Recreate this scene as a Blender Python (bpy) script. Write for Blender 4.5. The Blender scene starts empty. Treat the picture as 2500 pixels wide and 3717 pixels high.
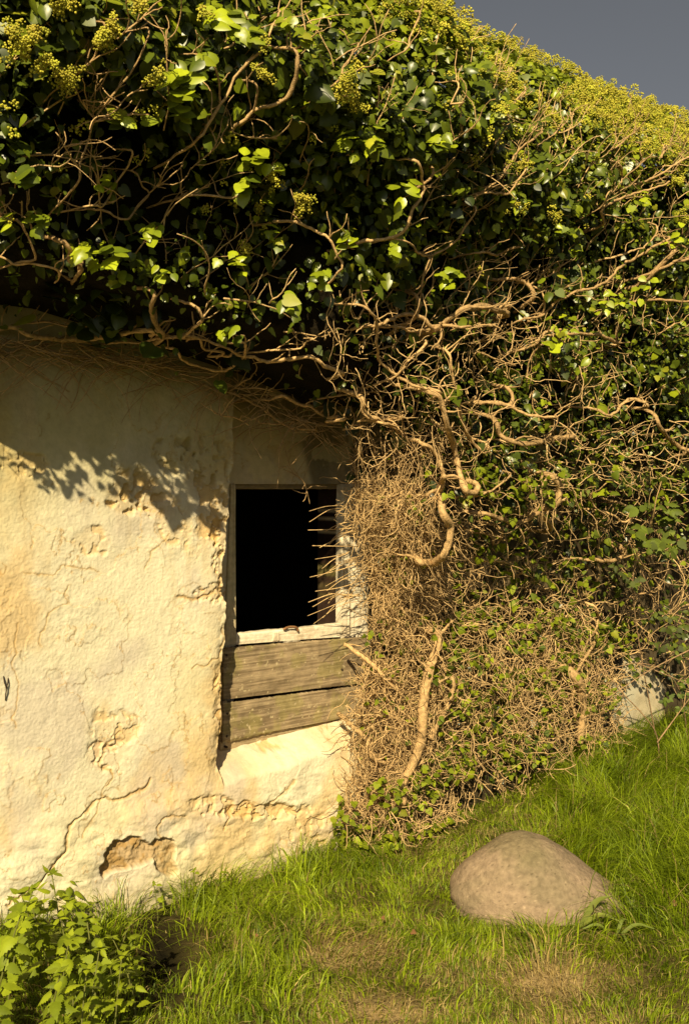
import bpy, math, random
import numpy as np
from math import radians, pi

# ------------------------------------------------------------------ camera, sky, sun, exposure
sc = bpy.context.scene
CAM = np.array([-1.973, -2.916, 1.38]); YAW = radians(40.4); PITCH = radians(1.55); FPX = 3614.0
cd = bpy.data.cameras.new("camera"); cam = bpy.data.objects.new("camera", cd)
sc.collection.objects.link(cam); sc.camera = cam
cam.location = CAM; cam.rotation_euler = (pi/2 - PITCH, 0, -YAW)
cd.sensor_fit = 'VERTICAL'; cd.sensor_height = 36; cd.sensor_width = 36; cd.lens = 35.0
cd.clip_start = 0.05; cd.clip_end = 2000
cd.dof.use_dof = True; cd.dof.focus_distance = 3.3; cd.dof.aperture_fstop = 16.0

SUN = np.array([-1.08, -1.0, 1.06]); SUN /= np.linalg.norm(SUN)
w = bpy.data.worlds.new("World"); sc.world = w; w.use_nodes = True
nt = w.node_tree; bg = nt.nodes['Background']
sky = nt.nodes.new('ShaderNodeTexSky'); sky.sky_type = 'NISHITA'; sky.sun_disc = False
sky.sun_elevation = math.asin(SUN[2]); sky.sun_rotation = math.atan2(SUN[0], SUN[1])
sky.air_density = 1.0; sky.dust_density = 2.0; sky.ozone_density = 1.0; sky.altitude = 0
hs = nt.nodes.new('ShaderNodeHueSaturation'); hs.inputs['Saturation'].default_value = 0.27; hs.inputs['Value'].default_value = 0.58
nt.links.new(sky.outputs[0], hs.inputs['Color']); nt.links.new(hs.outputs[0], bg.inputs['Color'])
bg.inputs['Strength'].default_value = 0.05
sl = bpy.data.lights.new("sun", 'SUN'); sl.energy = 5.0; sl.angle = radians(0.5); sl.color = (1.0, 0.83, 0.51)
so = bpy.data.objects.new("sun", sl); sc.collection.objects.link(so)
from mathutils import Vector
so.rotation_euler = Vector(tuple(SUN)).to_track_quat('Z', 'Y').to_euler()
sc.view_settings.view_transform = 'Standard'; sc.view_settings.look = 'None'
sc.view_settings.exposure = 0.63; sc.view_settings.gamma = 1.0
sc.cycles.max_bounces = 5; sc.cycles.transparent_max_bounces = 8
sc.cycles.diffuse_bounces = 3

# ------------------------------------------------------------------ helpers
rng = np.random.default_rng(7); random.seed(7)
_r = np.array([math.cos(YAW), -math.sin(YAW), 0.0])
_f = np.array([math.sin(YAW)*math.cos(PITCH), math.cos(YAW)*math.cos(PITCH), -math.sin(PITCH)])
_u = np.cross(_r, _f)
def ray(px, py):
    return _f + _r*(px-1250)/FPX + _u*(1858.5-py)/FPX
def W(px, py, out=0.0):                 # point on the plane y = -out in front of the wall
    d = ray(px, py); t = (-out-CAM[1])/d[1]; return CAM + d*t
def G(px, py, z=0.0):                   # point on the level z
    d = ray(px, py); t = (z-CAM[2])/d[2]; return CAM + d*t
def project(P):
    q = P - CAM; dep = q@_f
    return 1250+FPX*(q@_r)/dep, 1858.5-FPX*(q@_u)/dep, dep

_T = {}
def _lat(seed):
    if seed not in _T: _T[seed] = np.random.default_rng(seed+1000).random((256, 256))
    return _T[seed]
def vnoise(x, y, seed=0):
    T = _lat(seed); x = np.asarray(x, float)+500; y = np.asarray(y, float)+500
    xi = np.floor(x).astype(int); yi = np.floor(y).astype(int); fx = x-xi; fy = y-yi
    fx = fx*fx*(3-2*fx); fy = fy*fy*(3-2*fy)
    a = T[xi % 256, yi % 256]; b = T[(xi+1) % 256, yi % 256]; c = T[xi % 256, (yi+1) % 256]; d = T[(xi+1) % 256, (yi+1) % 256]
    return (a*(1-fx)+b*fx)*(1-fy)+(c*(1-fx)+d*fx)*fy
def fbm(x, y, seed=0, o=4, g=0.5):
    s = 0; a = 1; t = 0
    for k in range(o):
        s = s+a*vnoise(x*2**k, y*2**k, seed+k); t += a; a *= g
    return s/t
def sstep(a, b, x):
    t = np.clip((x-a)/(b-a), 0, 1); return t*t*(3-2*t)

def link(o, parent=None):
    sc.collection.objects.link(o)
    if parent is not None: o.parent = parent
    return o
def tag(o, label=None, cat=None, group=None, kind=None):
    if label: o['label'] = label
    if cat: o['category'] = cat
    if group: o['group'] = group
    if kind: o['kind'] = kind
    return o
def empty(name, loc=(0, 0, 0)):
    o = bpy.data.objects.new(name, None); o.location = loc; o.empty_display_size = .1; return link(o)
def mesh(name, V, F, m, parent=None, col=None, smooth=True):
    """V (n,3); F list of (k, arity) int arrays or a single one; col (n,3)"""
    V = np.asarray(V, float)
    if parent is not None: V = V-np.array(parent.location)
    if not isinstance(F, list): F = [F]
    F = [np.asarray(f, np.int64) for f in F if len(f)]
    me = bpy.data.meshes.new(name)
    me.vertices.add(len(V)); me.vertices.foreach_set('co', V.astype(np.float32).ravel())
    nl = sum(f.size for f in F); npol = sum(len(f) for f in F)
    me.loops.add(nl); me.loops.foreach_set('vertex_index', np.concatenate([f.ravel() for f in F]).astype(np.int32))
    me.polygons.add(npol)
    sizes = np.concatenate([np.full(len(f), f.shape[1]) for f in F]); st = np.concatenate([[0], np.cumsum(sizes)[:-1]])
    me.polygons.foreach_set('loop_start', st.astype(np.int32))
    try: me.polygons.foreach_set('loop_total', sizes.astype(np.int32))
    except Exception: pass
    me.polygons.foreach_set('use_smooth', np.full(npol, smooth))
    if col is not None:
        a = me.color_attributes.new('Col', 'FLOAT_COLOR', 'POINT')
        c = np.ones((len(V), 4), np.float32); c[:, :3] = col; a.data.foreach_set('color', c.ravel())
    me.update(); me.validate()
    me.materials.append(m)
    o = bpy.data.objects.new(name, me); return link(o, parent)

class Acc:
    def __init__(s): s.V = []; s.F = {}; s.C = []; s.n = 0
    def add(s, V, F, C=None):
        F = np.asarray(F); s.V.append(V); s.F.setdefault(F.shape[1], []).append(F+s.n); s.n += len(V)
        if C is not None: s.C.append(np.broadcast_to(np.asarray(C, float), V.shape))
    def build(s, name, m, parent=None, smooth=True):
        return mesh(name, np.concatenate(s.V), [np.concatenate(f) for f in s.F.values()], m, parent,
                    np.concatenate(s.C) if s.C else None, smooth)

def resample(P, step):
    P = np.asarray(P, float); n = len(P)
    if n < 2: return P
    Q = np.vstack([2*P[0]-P[1], P, 2*P[-1]-P[-2]]); out = []
    for i in range(1, n):
        p0, p1, p2, p3 = Q[i-1], Q[i], Q[i+1], Q[i+2]
        k = max(1, int(np.linalg.norm(p2-p1)/step))
        for t in np.arange(k)/k:
            out.append(.5*((2*p1)+(p2-p0)*t+(2*p0-5*p1+4*p2-p3)*t*t+(3*p1-p0-3*p2+p3)*t**3))
    out.append(P[-1]); return np.array(out)
def tube(acc, P, R, n=6, col=None, lump=0.0):
    P = np.asarray(P, float); m = len(P)
    R = np.interp(np.linspace(0, 1, m), np.linspace(0, 1, len(R)), R) if np.ndim(R) else np.full(m, R)
    T = np.gradient(P, axis=0); T /= np.linalg.norm(T, axis=1)[:, None]+1e-9
    a = np.array([0.31, .2, .93]); 
    if abs(T[0]@a) > .9: a = np.array([.9, .3, .1])
    N = np.zeros_like(P); v = a
    for i in range(m):
        v = v-T[i]*(v@T[i]); v = v/(np.linalg.norm(v)+1e-9); N[i] = v
    B = np.cross(T, N)
    an = np.arange(n)*2*pi/n
    rr = R[:, None]*(1+(lump*(rng.random((m, n))-.5) if lump else 0))
    V = P[:, None]+(N[:, None]*np.cos(an)[None, :, None]+B[:, None]*np.sin(an)[None, :, None])*rr[..., None]
    V = np.concatenate([V.reshape(-1, 3), P[:1]-T[:1]*R[0]*.6, P[-1:]+T[-1:]*R[-1]*.6])
    i = np.arange(m-1)[:, None]*n; j = np.arange(n)[None]; j2 = (j+1) % n
    F = np.stack([i+j, i+j2, i+n+j2, i+n+j], -1).reshape(-1, 4)
    c1 = np.stack([np.full(n, m*n), np.arange(n)[::-1], (np.arange(n)[::-1]-1) % n], 1)
    e = (m-1)*n; c2 = np.stack([np.full(n, m*n+1), e+np.arange(n), e+(np.arange(n)+1) % n], 1)
    n0 = acc.n; acc.add(V, F, col)
    acc.F.setdefault(3, []).append(np.concatenate([c1, c2])+n0)
def box(acc, a, b, col=None, jit=0):
    a = np.array(a, float); b = np.array(b, float)
    V = np.array([[x, y, z] for x in (a[0], b[0]) for y in (a[1], b[1]) for z in (a[2], b[2])])
    F = [[0, 1, 3, 2], [4, 6, 7, 5], [0, 4, 5, 1], [2, 3, 7, 6], [0, 2, 6, 4], [1, 5, 7, 3]]
    if jit: V = V+(rng.random(V.shape)-.5)*jit
    acc.add(V, F, col)

def nmat(name, base=None, rough=.7, bump=0, bscale=60, var=.25, attr=True, spec=.3, trans=0, vscale=20, bdist=.004, bump2=None, tint=None):
    m = bpy.data.materials.new(name); m.use_nodes = True; t = m.node_tree; N = t.nodes; L = t.links
    b = N['Principled BSDF']; b.inputs['Roughness'].default_value = rough
    b.inputs['Specular IOR Level'].default_value = spec
    tc = N.new('ShaderNodeTexCoord')
    if attr:
        a = N.new('ShaderNodeAttribute'); a.attribute_name = 'Col'; src = a.outputs['Color']
    else:
        a = N.new('ShaderNodeRGB'); a.outputs[0].default_value = (*base, 1); src = a.outputs[0]
    no = N.new('ShaderNodeTexNoise'); no.inputs['Scale'].default_value = vscale; no.inputs['Detail'].default_value = 6
    L.new(tc.outputs['Object'], no.inputs['Vector'])
    mr = N.new('ShaderNodeMapRange'); mr.inputs[1].default_value = .25; mr.inputs[2].default_value = .75
    mr.inputs[3].default_value = 1-var; mr.inputs[4].default_value = 1+var
    L.new(no.outputs['Fac'], mr.inputs[0])
    mx = N.new('ShaderNodeMix'); mx.data_type = 'RGBA'; mx.blend_type = 'MULTIPLY'; mx.inputs[0].default_value = 1
    L.new(src, mx.inputs[6]); L.new(mr.outputs[0], mx.inputs[7]); colo = mx.outputs[2]
    L.new(colo, b.inputs['Base Color'])
    if bump:
        nb = N.new('ShaderNodeTexNoise'); nb.inputs['Scale'].default_value = bscale; nb.inputs['Detail'].default_value = 8
        nb.inputs['Roughness'].default_value = .65
        L.new(tc.outputs['Object'], nb.inputs['Vector'])
        bp = N.new('ShaderNodeBump'); bp.inputs['Strength'].default_value = bump; bp.inputs['Distance'].default_value = bdist
        L.new(nb.outputs['Fac'], bp.inputs['Height']); L.new(bp.outputs[0], b.inputs['Normal'])
    if trans:
        tr = N.new('ShaderNodeBsdfTranslucent'); L.new(colo, tr.inputs['Color'])
        ms = N.new('ShaderNodeMixShader'); ms.inputs[0].default_value = trans
        L.new(b.outputs[0], ms.inputs[1]); L.new(tr.outputs[0], ms.inputs[2])
        L.new(ms.outputs[0], N['Material Output'].inputs['Surface'])
    return m

M = {
 'plaster': nmat('old_limewash', rough=.95, bump=.6, bscale=110, var=.10, spec=.1, vscale=45, bdist=.003),
 'frame': nmat('flaking_paint', rough=.7, bump=.8, bscale=120, var=.22, vscale=60, bdist=.002),
 'wood': nmat('weathered_board', rough=.85, bump=.6, bscale=150, var=.3, vscale=25, bdist=.002, spec=.15),
 'bark': nmat('ivy_bark', rough=.9, bump=1.0, bscale=160, var=.45, vscale=70, bdist=.004, spec=.1),
 'leaf': nmat('ivy_leaf', rough=.36, var=.25, vscale=35, spec=.5, trans=.16),
 'dull': nmat('dull_leaf', rough=.6, var=.2, vscale=40, spec=.25, trans=.2),
 'flower': nmat('ivy_umbel', rough=.7, var=.25, vscale=90, spec=.2),
 'grass': nmat('grass_blade', rough=.5, var=.15, vscale=5, spec=.3, trans=.35),
 'soil': nmat('soil', rough=.95, bump=1, bscale=60, var=.4, vscale=14, bdist=.02, spec=.1),
 'stone': nmat('boulder_stone', rough=.9, bump=.8, bscale=110, var=.30, vscale=60, bdist=.006, spec=.15),
 'iron': nmat('rusty_iron', base=(.035, .02, .012), attr=False, rough=.8, bump=.5, bscale=200),
 'slate': nmat('roof_slate', base=(.022, .017, .011), attr=False, rough=1, bump=.8, bscale=40, spec=.0),
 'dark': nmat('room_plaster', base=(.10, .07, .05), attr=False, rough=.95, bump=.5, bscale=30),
}

# ------------------------------------------------------------------ ground
def gz(x, y):
    x = np.asarray(x, float); y = np.asarray(y, float)
    near = np.exp(-(np.clip(-y, 0, None)/.9)**2)
    base = .05*sstep(-.2, -1.2, x)*near - .03*near*np.exp(-((x-.5)/.7)**2) + .05*sstep(1.2, 2.6, x)*near
    n = (fbm(x*1.7, y*1.7, 3)-.5)*.07 + (fbm(x*7, y*7, 9)-.5)*.03
    hc = G(600, 3480); hol = np.exp(-((x-hc[0])/.16)**2-((y-hc[1])/.2)**2)
    return base+n-.10*hol
def axis_lines(a, b, st, far):
    mid = np.arange(a, b+1e-6, st); o = []
    s = st; v = b
    while v < far: s *= 1.35; v += s; o.append(v)
    l = []; s = st; v = a
    while v > -far: s *= 1.35; v -= s; l.append(v)
    return np.array(l[::-1]+list(mid)+o)
xs = axis_lines(-2.2, 4.0, .03, 900); ys = axis_lines(-3.4, .2, .03, 900)
X, Y = np.meshgrid(xs, ys, indexing='ij'); Z = gz(X, Y)
V = np.stack([X, Y, Z], -1).reshape(-1, 3); nx, ny = X.shape
i, j = np.meshgrid(np.arange(nx-1), np.arange(ny-1), indexing='ij'); a = (i*ny+j).ravel()
F = np.stack([a, a+ny, a+ny+1, a+1], 1)
n = fbm(V[:, 0]*5, V[:, 1]*5, 20)[:, None]
C = np.array([.07, .055, .018])*(1-n)+np.array([.12, .10, .03])*n
_px, _py, _ = project(V); _px = _px/1.594; _py = _py/1.594
for (cx_, cy_, rx, ry) in [(800, 2175, 110, 45), (1250, 2230, 150, 50), (860, 2310, 150, 35), (1290, 2330, 150, 30), (900, 1880, 90, 30)]:
    q = (np.exp(-((_px-cx_)/rx)**2-((_py-cy_)/ry)**2)*(V[:, 1] < 0)*(V[:, 1] > -2.6))[:, None]; C = C*(1-.9*q)+np.array([.42, .30, .14])*.9*q
q = np.exp(-((_px-365)/75)**2-((_py-2190)/110)**2)[:, None]; C = C*(1-.8*q)  # shadow beside the nettles painted into the soil colour
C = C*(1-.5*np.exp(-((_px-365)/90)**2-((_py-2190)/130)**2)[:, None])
farm = sstep(4, 9, np.hypot(V[:, 0], V[:, 1]))[:, None]
C = C*(1-farm)+np.array([.06, .08, .012])*farm
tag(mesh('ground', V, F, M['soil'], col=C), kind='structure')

# ------------------------------------------------------------------ cottage
CR, CL = .0, 0
cottage = tag(empty('cottage', (0, 0, 0)), 'old limewashed cottage with crumbling cream plaster and a boarded window under ivy', 'cottage')
UL = W(848, 2000, 0)[0]             # left edge of the recess
ND = .150                           # depth of the recess
hL, hR = W(857, 2000, -ND)[0], W(1243, 2000, -ND)[0]
hB = W(857, 2335, -ND)[2]; hB2 = W(1243, 2290, -ND)[2]; hB = min(hB, hB2)-.03
hT = W(1050, 1758, -ND)[2]
NB = .43                            # foot of the recess
def poly_d(px, py, pts):            # distance to a polyline in photograph pixels
    d = np.full(px.shape, 1e9)
    for (x0, y0), (x1, y1) in zip(pts[:-1], pts[1:]):
        dx, dy = x1-x0, y1-y0; t = np.clip(((px-x0)*dx+(py-y0)*dy)/(dx*dx+dy*dy), 0, 1)
        d = np.minimum(d, np.hypot(px-x0-t*dx, py-y0-t*dy))
    return d
def zlo(u):        # lower limit of the ivy on the wall
    return np.interp(u, [-1.3, -.74, -.3, 0, .25, .42, .55, .66, .8], [1.84, 1.84, 1.76, 1.70, 1.63, 1.52, 1.15, .6, 0.02])
def wall_patch(acc, u0, u1, z0, z1, st, fine=True, hole=False):
    U, Zz = np.meshgrid(np.arange(u0, u1+st*.5, st), np.arange(z0, z1+st*.5, st), indexing='ij')
    u = U.ravel(); z = Zz.ravel(); nx, ny = U.shape
    wu = u+.03*(fbm(u*9, z*9, 41)-.5); wz = z+.03*(fbm(u*9, z*9, 45)-.5)
    px, py, _ = project(np.stack([u, 0*u, z], 1)); px = px/1.594; py = py/1.594   # photograph at 1568 wide
    wpx = px+14*(fbm(u*25, z*25, 51)-.5)*2; wpy = py+14*(fbm(u*25, z*25, 55)-.5)*2
    lump = (fbm(wu*2.2, wz*2.2, 60, 3)-.5)*.024+(fbm(wu*8, wz*8, 64, 3)-.5)*.007
    low = sstep(.42, .2, z)                                  # rubble foot
    lump = lump+low*((fbm(wu*6+3, wz*10, 70, 3)-.5)*.038+np.abs(fbm(u*11+z*8, z*17, 74, 4)-.5)*.022)+low*.012
    n1 = fbm(wu*3.0, wz*2.2, 80, 7, .58)*5.5
    st1 = np.floor(n1); fr = n1-st1; lev = st1+sstep(.0, .035, fr)     # peeled coats
    n2 = fbm(wu*6+5, wz*4.5, 86, 6, .6)*4.5; lev2 = np.floor(n2)+sstep(0, .05, n2-np.floor(n2))
    m2 = sstep(.45, .6, fbm(u*2.2, z*2.2, 90, 2))
    rough = (fbm(u*28, z*28, 100, 5, .6)-.5)*.0055
    calm = .35+.65*sstep(.42, .60, fbm(u*3.1+4, z*2.3, 93, 3)); h = lump+lev*.0014+lev2*.0012*m2+rough*calm*1.0+(vnoise(u*170, z*170, 730)-.5)*.0012
    edge = np.exp(-(np.minimum(fr, 1-fr)/.05)**2); edge2 = np.exp(-(np.minimum(n2-np.floor(n2), 1-n2+np.floor(n2))/.05)**2)*m2
    # colour
    cream = np.array([.62, .55, .35]); pale = np.array([.65, .60, .44]); ochre = np.array([.56, .36, .13]); tan = np.array([.60, .43, .21])
    brown = np.array([.30, .19, .07]); green = np.array([.30, .26, .08]); grey = np.array([.52, .46, .38])
    a = sstep(.35, .65, fbm(u*2.3, z*1.6, 110, 4))[:, None]
    C = cream*(1-a)+pale*a
    a = (sstep(.48, .66, fbm(u*3.5+9, z*3.0, 120, 6))*.72)[:, None]; C = C*(1-a)+tan*a
    a = (sstep(.52, .68, fbm(u*4+2, z*3, 128, 5))*.68)[:, None]; C = C*(1-a)+grey*a
    a = ((edge*.25+edge2*.25)*sstep(.4, .6, fbm(u*6, z*6, 133, 3)))[:, None]; C = C*(1-a)+ochre*a
    def mix(c, a): nonlocal C; a = np.clip(a, 0, 1)[:, None]; C = C*(1-a)+c*a
    # crumbling brown ground coat by the window edge, pitted patches
    def blob(cx, cy, rx, ry): return sstep(1.15, .75, np.hypot((wpx-cx)/rx, (wpy-cy)/ry)+.5*(fbm(u*18, z*18, 140, 3)-.5))
    pit = sstep(.50, .62, fbm(u*38, z*38, 150, 3))
    for (cx, cy, rx, ry, d, c) in [(310, 1125, 70, 55, .012, ochre), (490, 1150, 45, 110, .007, ochre), (470, 1040, 60, 65, .006, np.array([.42, .30, .13])),
                                   (395, 1035, 45, 45, .007, np.array([.40, .30, .13])), (395, 1200, 40, 60, .004, tan), (210, 1230, 45, 35, .004, tan),
                                   (490, 1350, 45, 22, .01, ochre), (505, 1260, 22, 80, .008, ochre), (265, 1660, 60, 45, .005, tan), (250, 1720, 50, 40, .006, np.array([.60, .42, .24])),
                                   (505, 1590, 18, 90, .006, ochre), (590, 1845, 80, 20, .010, ochre), (640, 1700, 40, 18, .006, ochre), (735, 1920, 26, 30, .007, ochre),
                                   (480, 1830, 60, 26, .008, tan), (690, 1880, 60, 50, .006, tan), (60, 1060, 50, 30, .006, tan)]:
        b = blob(cx, cy, rx, ry); h = h-b*d*.5-b*pit*d; mix(c, b*(.35+.65*pit)*.75)
    b = sstep(1.08, .95, np.hypot((wpx-298)/76, (wpy-1960)/54)+.35*(fbm(u*22, z*22, 160, 3)-.5))*sstep(0, 10, 1972-wpy-.34*(wpx-300)+0)
    b2 = sstep(1.1, .95, np.hypot((wpx-370)/26, (wpy-1950)/44)); b = np.maximum(b, b2*.9)
    h = h-b*.022+b*(fbm(u*60, z*60, 165, 3)-.5)*.016; mix(np.array([.34, .22, .09]), b*(.75+.25*pit))
    for q_, (n_, f_) in enumerate(((n1, fr), (n2, n2-np.floor(n2)))):
        mix(np.array([.42, .27, .11]), np.exp(-(f_/.035)**2)*sstep(.42, .55, fbm(u*5+q_*7, z*5, 136, 3))*(.75 if q_ == 0 else .6*m2))  # brown lines paint the thin shadows along the flake edges
    # cracks
    for pts, wd, dp in [([(345, 1770), (320, 1800), (290, 1815), (250, 1815), (215, 1822), (180, 1860), (150, 1895), (143, 1930), (120, 1965), (112, 1985), (90, 2018), (50, 2035), (5, 2052)], 3.2, .014),
                    ([(500, 1885), (530, 1830), (600, 1828), (640, 1812), (668, 1775)], 2.4, .009), ([(355, 1910), (350, 1880), (375, 1860), (420, 1855)], 2.2, .008),
                    ([(275, 1665), (240, 1690), (225, 1730), (250, 1760), (245, 1790)], 2., .006), ([(40, 1420), (28, 1500), (38, 1560), (25, 1630), (34, 1660)], 1.6, .004),
                    ([(400, 1355), (440, 1362), (490, 1352), (505, 1335)], 3, .010), ([(90, 1480), (110, 1400), (150, 1380), (160, 1330)], 1.5, .004),
                    ([(180, 1900), (205, 1870), (250, 1760)], 1.5, .004), ([(60, 1300), (120, 1310), (150, 1290), (230, 1300)], 1.5, .003),
                    ([(330, 1300), (345, 1250), (390, 1220)], 1.5, .004), ([(440, 1520), (500, 1500), (505, 1430)], 1.8, .005)]:
        q = poly_d(wpx, wpy, pts); a = np.exp(-(q/wd)**2)
        side = sstep(14, 0, q); h = h-a*dp*.55+side*.0006; mix(brown, a*.75); mix(ochre, sstep(9, 0, q)*.25)
    # algae stain on the top of the wall, part of its darkness painted shade
    g = sstep(1.20, 1.55, z+.25*(fbm(u*4, z*2.5, 170, 4)-.5))*(.45+.5*fbm(u*12, z*4, 175, 3)); mix(green, g*.75)
    mix(np.array([.42, .36, .16]), sstep(.14, -.02, z+.12*(fbm(u*6, z*6, 180, 3)-.5))*.45)
    # shade behind the ivy painted into the wall colour, open only at the white patch low on the right
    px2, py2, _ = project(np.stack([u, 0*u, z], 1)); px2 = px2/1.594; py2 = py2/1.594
    ivy_shade = sstep(.60, .72, u)*(1-sstep(1.25, .95, np.hypot((px2-1445)/52, (py2-1600)/85)+.6*(fbm(u*9, z*9, 187, 3)-.5)))
    ivy_shade = np.maximum(ivy_shade, sstep(zlo(u)-.04, zlo(u)+.05, z)*sstep(-.5, .6, u+.3)*.6)
    mix(np.array([.035, .024, .012]), ivy_shade*.96); mix(np.array([.72, .68, .52]), (np.hypot((px2-1445)/60, (py2-1600)/95) < 1.1)*(1-ivy_shade)*.8)  # pale patch painted lighter to offset the shade on it
    fl = sstep(.56, .62, fbm(u*10+3, z*12, 710, 5))*sstep(UL-.02, UL+.02, u)*sstep(1.36, 1.40, z); mix(np.array([.55, .48, .26]), fl*.6)
    st_ = sstep(.55, .75, fbm(u*16, z*2.2, 720, 4))*sstep(.5, 1.2, z); mix(np.array([.50, .38, .20]), st_*.35)
    # the recess with its sloping foot
    e = UL+.018*(fbm(z*9, z*0+3, 190, 3)-.5)*2-np.interp(z, [.35, .62, .9, 1.04, 1.17, 1.3, 1.4], [.062, .045, .037, .035, .022, .008, 0])
    inn = sstep(-.001, .010, u-e)
    nb = NB+.05*(u-.1)
    dep = inn*ND*sstep(nb-.10, nb+.02, z+.03*(fbm(u*9, z*9, 195, 3)-.5))
    flat = inn*sstep(nb, nb+.04, z)
    h = h*(1-flat*.9)-dep
    near = np.exp(-((u-e)/.03)**2)*(1-inn)*sstep(nb-.1, nb, z); h = h-near*.020*fbm(u*30, z*30, 197, 3)
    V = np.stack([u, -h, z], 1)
    i, j = np.meshgrid(np.arange(nx-1), np.arange(ny-1), indexing='ij'); a = (i*ny+j).ravel()
    F = np.stack([a, a+ny, a+ny+1, a+1], 1)
    if hole:
        cu = u[F].mean(1); cz = z[F].mean(1)
        k = ~((cu > hL-.012) & (cu < hR+.012) & (cz > hB-.2) & (cz < hT)); F = F[k]
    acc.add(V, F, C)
A = Acc()
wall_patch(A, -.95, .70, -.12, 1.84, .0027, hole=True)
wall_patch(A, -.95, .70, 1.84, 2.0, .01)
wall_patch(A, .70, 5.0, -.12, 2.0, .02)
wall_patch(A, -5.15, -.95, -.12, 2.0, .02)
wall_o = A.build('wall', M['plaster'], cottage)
A = Acc()                                                   # jambs, gables, rear wall, ceiling of the dark room
th = .42
box(A, (-5.15, .10, 1.98), (5, .5, 2.06)); box(A, (-5.15, 3.6, -.1), (5, 4.0, 2.06)); box(A, (-5.15, .06, -.1), (-4.8, 3.6, 2.06)); box(A, (4.7, .06, -.1), (5, 3.6, 2.06))
box(A, (-4.8, .5, 1.98), (4.7, 3.6, 2.05)); box(A, (-4.8, .15, -.14), (4.7, 3.6, -.09))
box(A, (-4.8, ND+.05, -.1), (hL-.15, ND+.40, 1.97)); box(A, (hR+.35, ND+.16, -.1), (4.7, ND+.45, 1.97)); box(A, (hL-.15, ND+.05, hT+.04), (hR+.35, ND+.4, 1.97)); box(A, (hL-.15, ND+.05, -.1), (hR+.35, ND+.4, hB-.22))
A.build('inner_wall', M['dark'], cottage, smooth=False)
A = Acc(); r0 = np.array([[-5.2, -.08, 1.99], [5.1, -.08, 1.99], [5.1, 1.9, 3.1], [-5.2, 1.9, 3.1], [5.1, 4.1, 1.99], [-5.2, 4.1, 1.99]])
A.add(np.vstack([r0, r0+[0, 0, .06]]), [[0, 1, 2, 3], [3, 2, 4, 5], [6, 9, 8, 7], [9, 11, 10, 8], [0, 6, 7, 1], [5, 4, 10, 11], [0, 3, 9, 6], [3, 5, 11, 9], [1, 7, 8, 2], [2, 8, 10, 4]])
A.build('roof', M['slate'], cottage, smooth=False)

# rusty hook in the plaster
A = Acc(); hk = [W(14, 2455, .010), W(17, 2475, .016), W(24, 2500, .016), W(22, 2520, .014), W(21, 2542, .010)]
tube(A, resample(hk, .004), .0018, 6); tube(A, resample([W(31, 2450, .0), W(30, 2475, .014), W(24, 2500, .016)], .004), .0018, 6)
A.build('iron_hook', M['iron'], cottage)

# window frame pieces (weathered, so cut as rough strips)
def plank(name, quad, y0, y1, mat, parent, c0, c1, seg=60, rows=10, wob=.002, seed=0, grain=True, notch=None):
    """quad: bottom-left, bottom-right, top-right, top-left as (u,z); front at y0, back at y1"""
    q = np.array(quad, float); s = np.linspace(0, 1, seg+1); t = np.linspace(0, 1, rows+1)
    S, T = np.meshgrid(s, t, indexing='ij')
    P = ((1-S)*(1-T))[..., None]*q[0]+(S*(1-T))[..., None]*q[1]+(S*T)[..., None]*q[2]+((1-S)*T)[..., None]*q[3]
    u, z = P[..., 0].copy(), P[..., 1].copy()
    wb = (vnoise(s*seg*.35, 0*s+seed, 200+seed)-.5)*2*wob+(vnoise(s*4, 0*s+seed, 210+seed)-.5)*2*wob*1.6
    z[:, 0] += wb; z[:, -1] += np.roll(wb, 7)*.7
    if notch is not None: z[:, 0] += notch(u[:, 0])
    long_u = abs(q[1][0]-q[0][0]) > abs(q[3][1]-q[0][1])
    g = (fbm(u*5, z*170, 220+seed, 5)*.7+fbm(u*11, z*60, 225+seed, 3)*.3) if long_u else fbm(u*130, z*6, 220+seed, 4)
    y = y0-(g-.5)*.004; y[:, 0] += .004; y[:, -1] += .004; y[0] += .002; y[-1] += .002
    nx, ny = u.shape; Vf = np.stack([u, y, z], -1).reshape(-1, 3); Vb = Vf.copy(); Vb[:, 1] = y1
    i, j = np.meshgrid(np.arange(nx-1), np.arange(ny-1), indexing='ij'); a = (i*ny+j).ravel(); Ff = np.stack([a, a+ny, a+ny+1, a+1], 1)
    n0 = len(Vf); k = np.arange(nx-1)*ny; l = np.arange(ny-1); e = (nx-1)*ny
    side = np.concatenate([np.stack([k, k+n0, k+ny+n0, k+ny], 1), np.stack([k+ny-1, k+2*ny-1, k+2*ny-1+n0, k+ny-1+n0], 1),
                           np.stack([l, l+1, l+1+n0, l+n0], 1), np.stack([e+l, e+l+n0, e+l+1+n0, e+l+1], 1)])
    gg = np.concatenate([g.ravel(), g.ravel()])[:, None]; bl = sstep(.35, .65, gg)
    blot = sstep(.52, .66, fbm(np.tile(u.ravel(), 2)*14, np.tile(z.ravel(), 2)*14, 230+seed, 4))[:, None]
    C = np.array(c0)*(1-bl)+np.array(c1)*bl
    if mat is M['wood']:
        C = C*(1-.4*blot)+np.array([.27, .24, .07])*.4*blot
        lic = (np.tile(fbm(u*95, z*95, 240+seed, 2).ravel(), 2) > .78)[:, None]; C = np.where(lic, [.42, .34, .2], C)
    else:
        C = C*(1-.5*blot)+np.array([.42, .32, .20])*.5*blot
    return mesh(name, np.concatenate([Vf, Vb]), np.concatenate([Ff, side, Ff[:, ::-1]+n0]), mat, parent, C, smooth=False)
def wq(pts, out): return [tuple(W(x, y, out)[[0, 2]]) for x, y in pts]
window = empty('window', (0, 0, 0)); window.parent = cottage
fc0, fc1 = (.66, .58, .43), (.80, .72, .55)
yF = ND-.012
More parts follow.
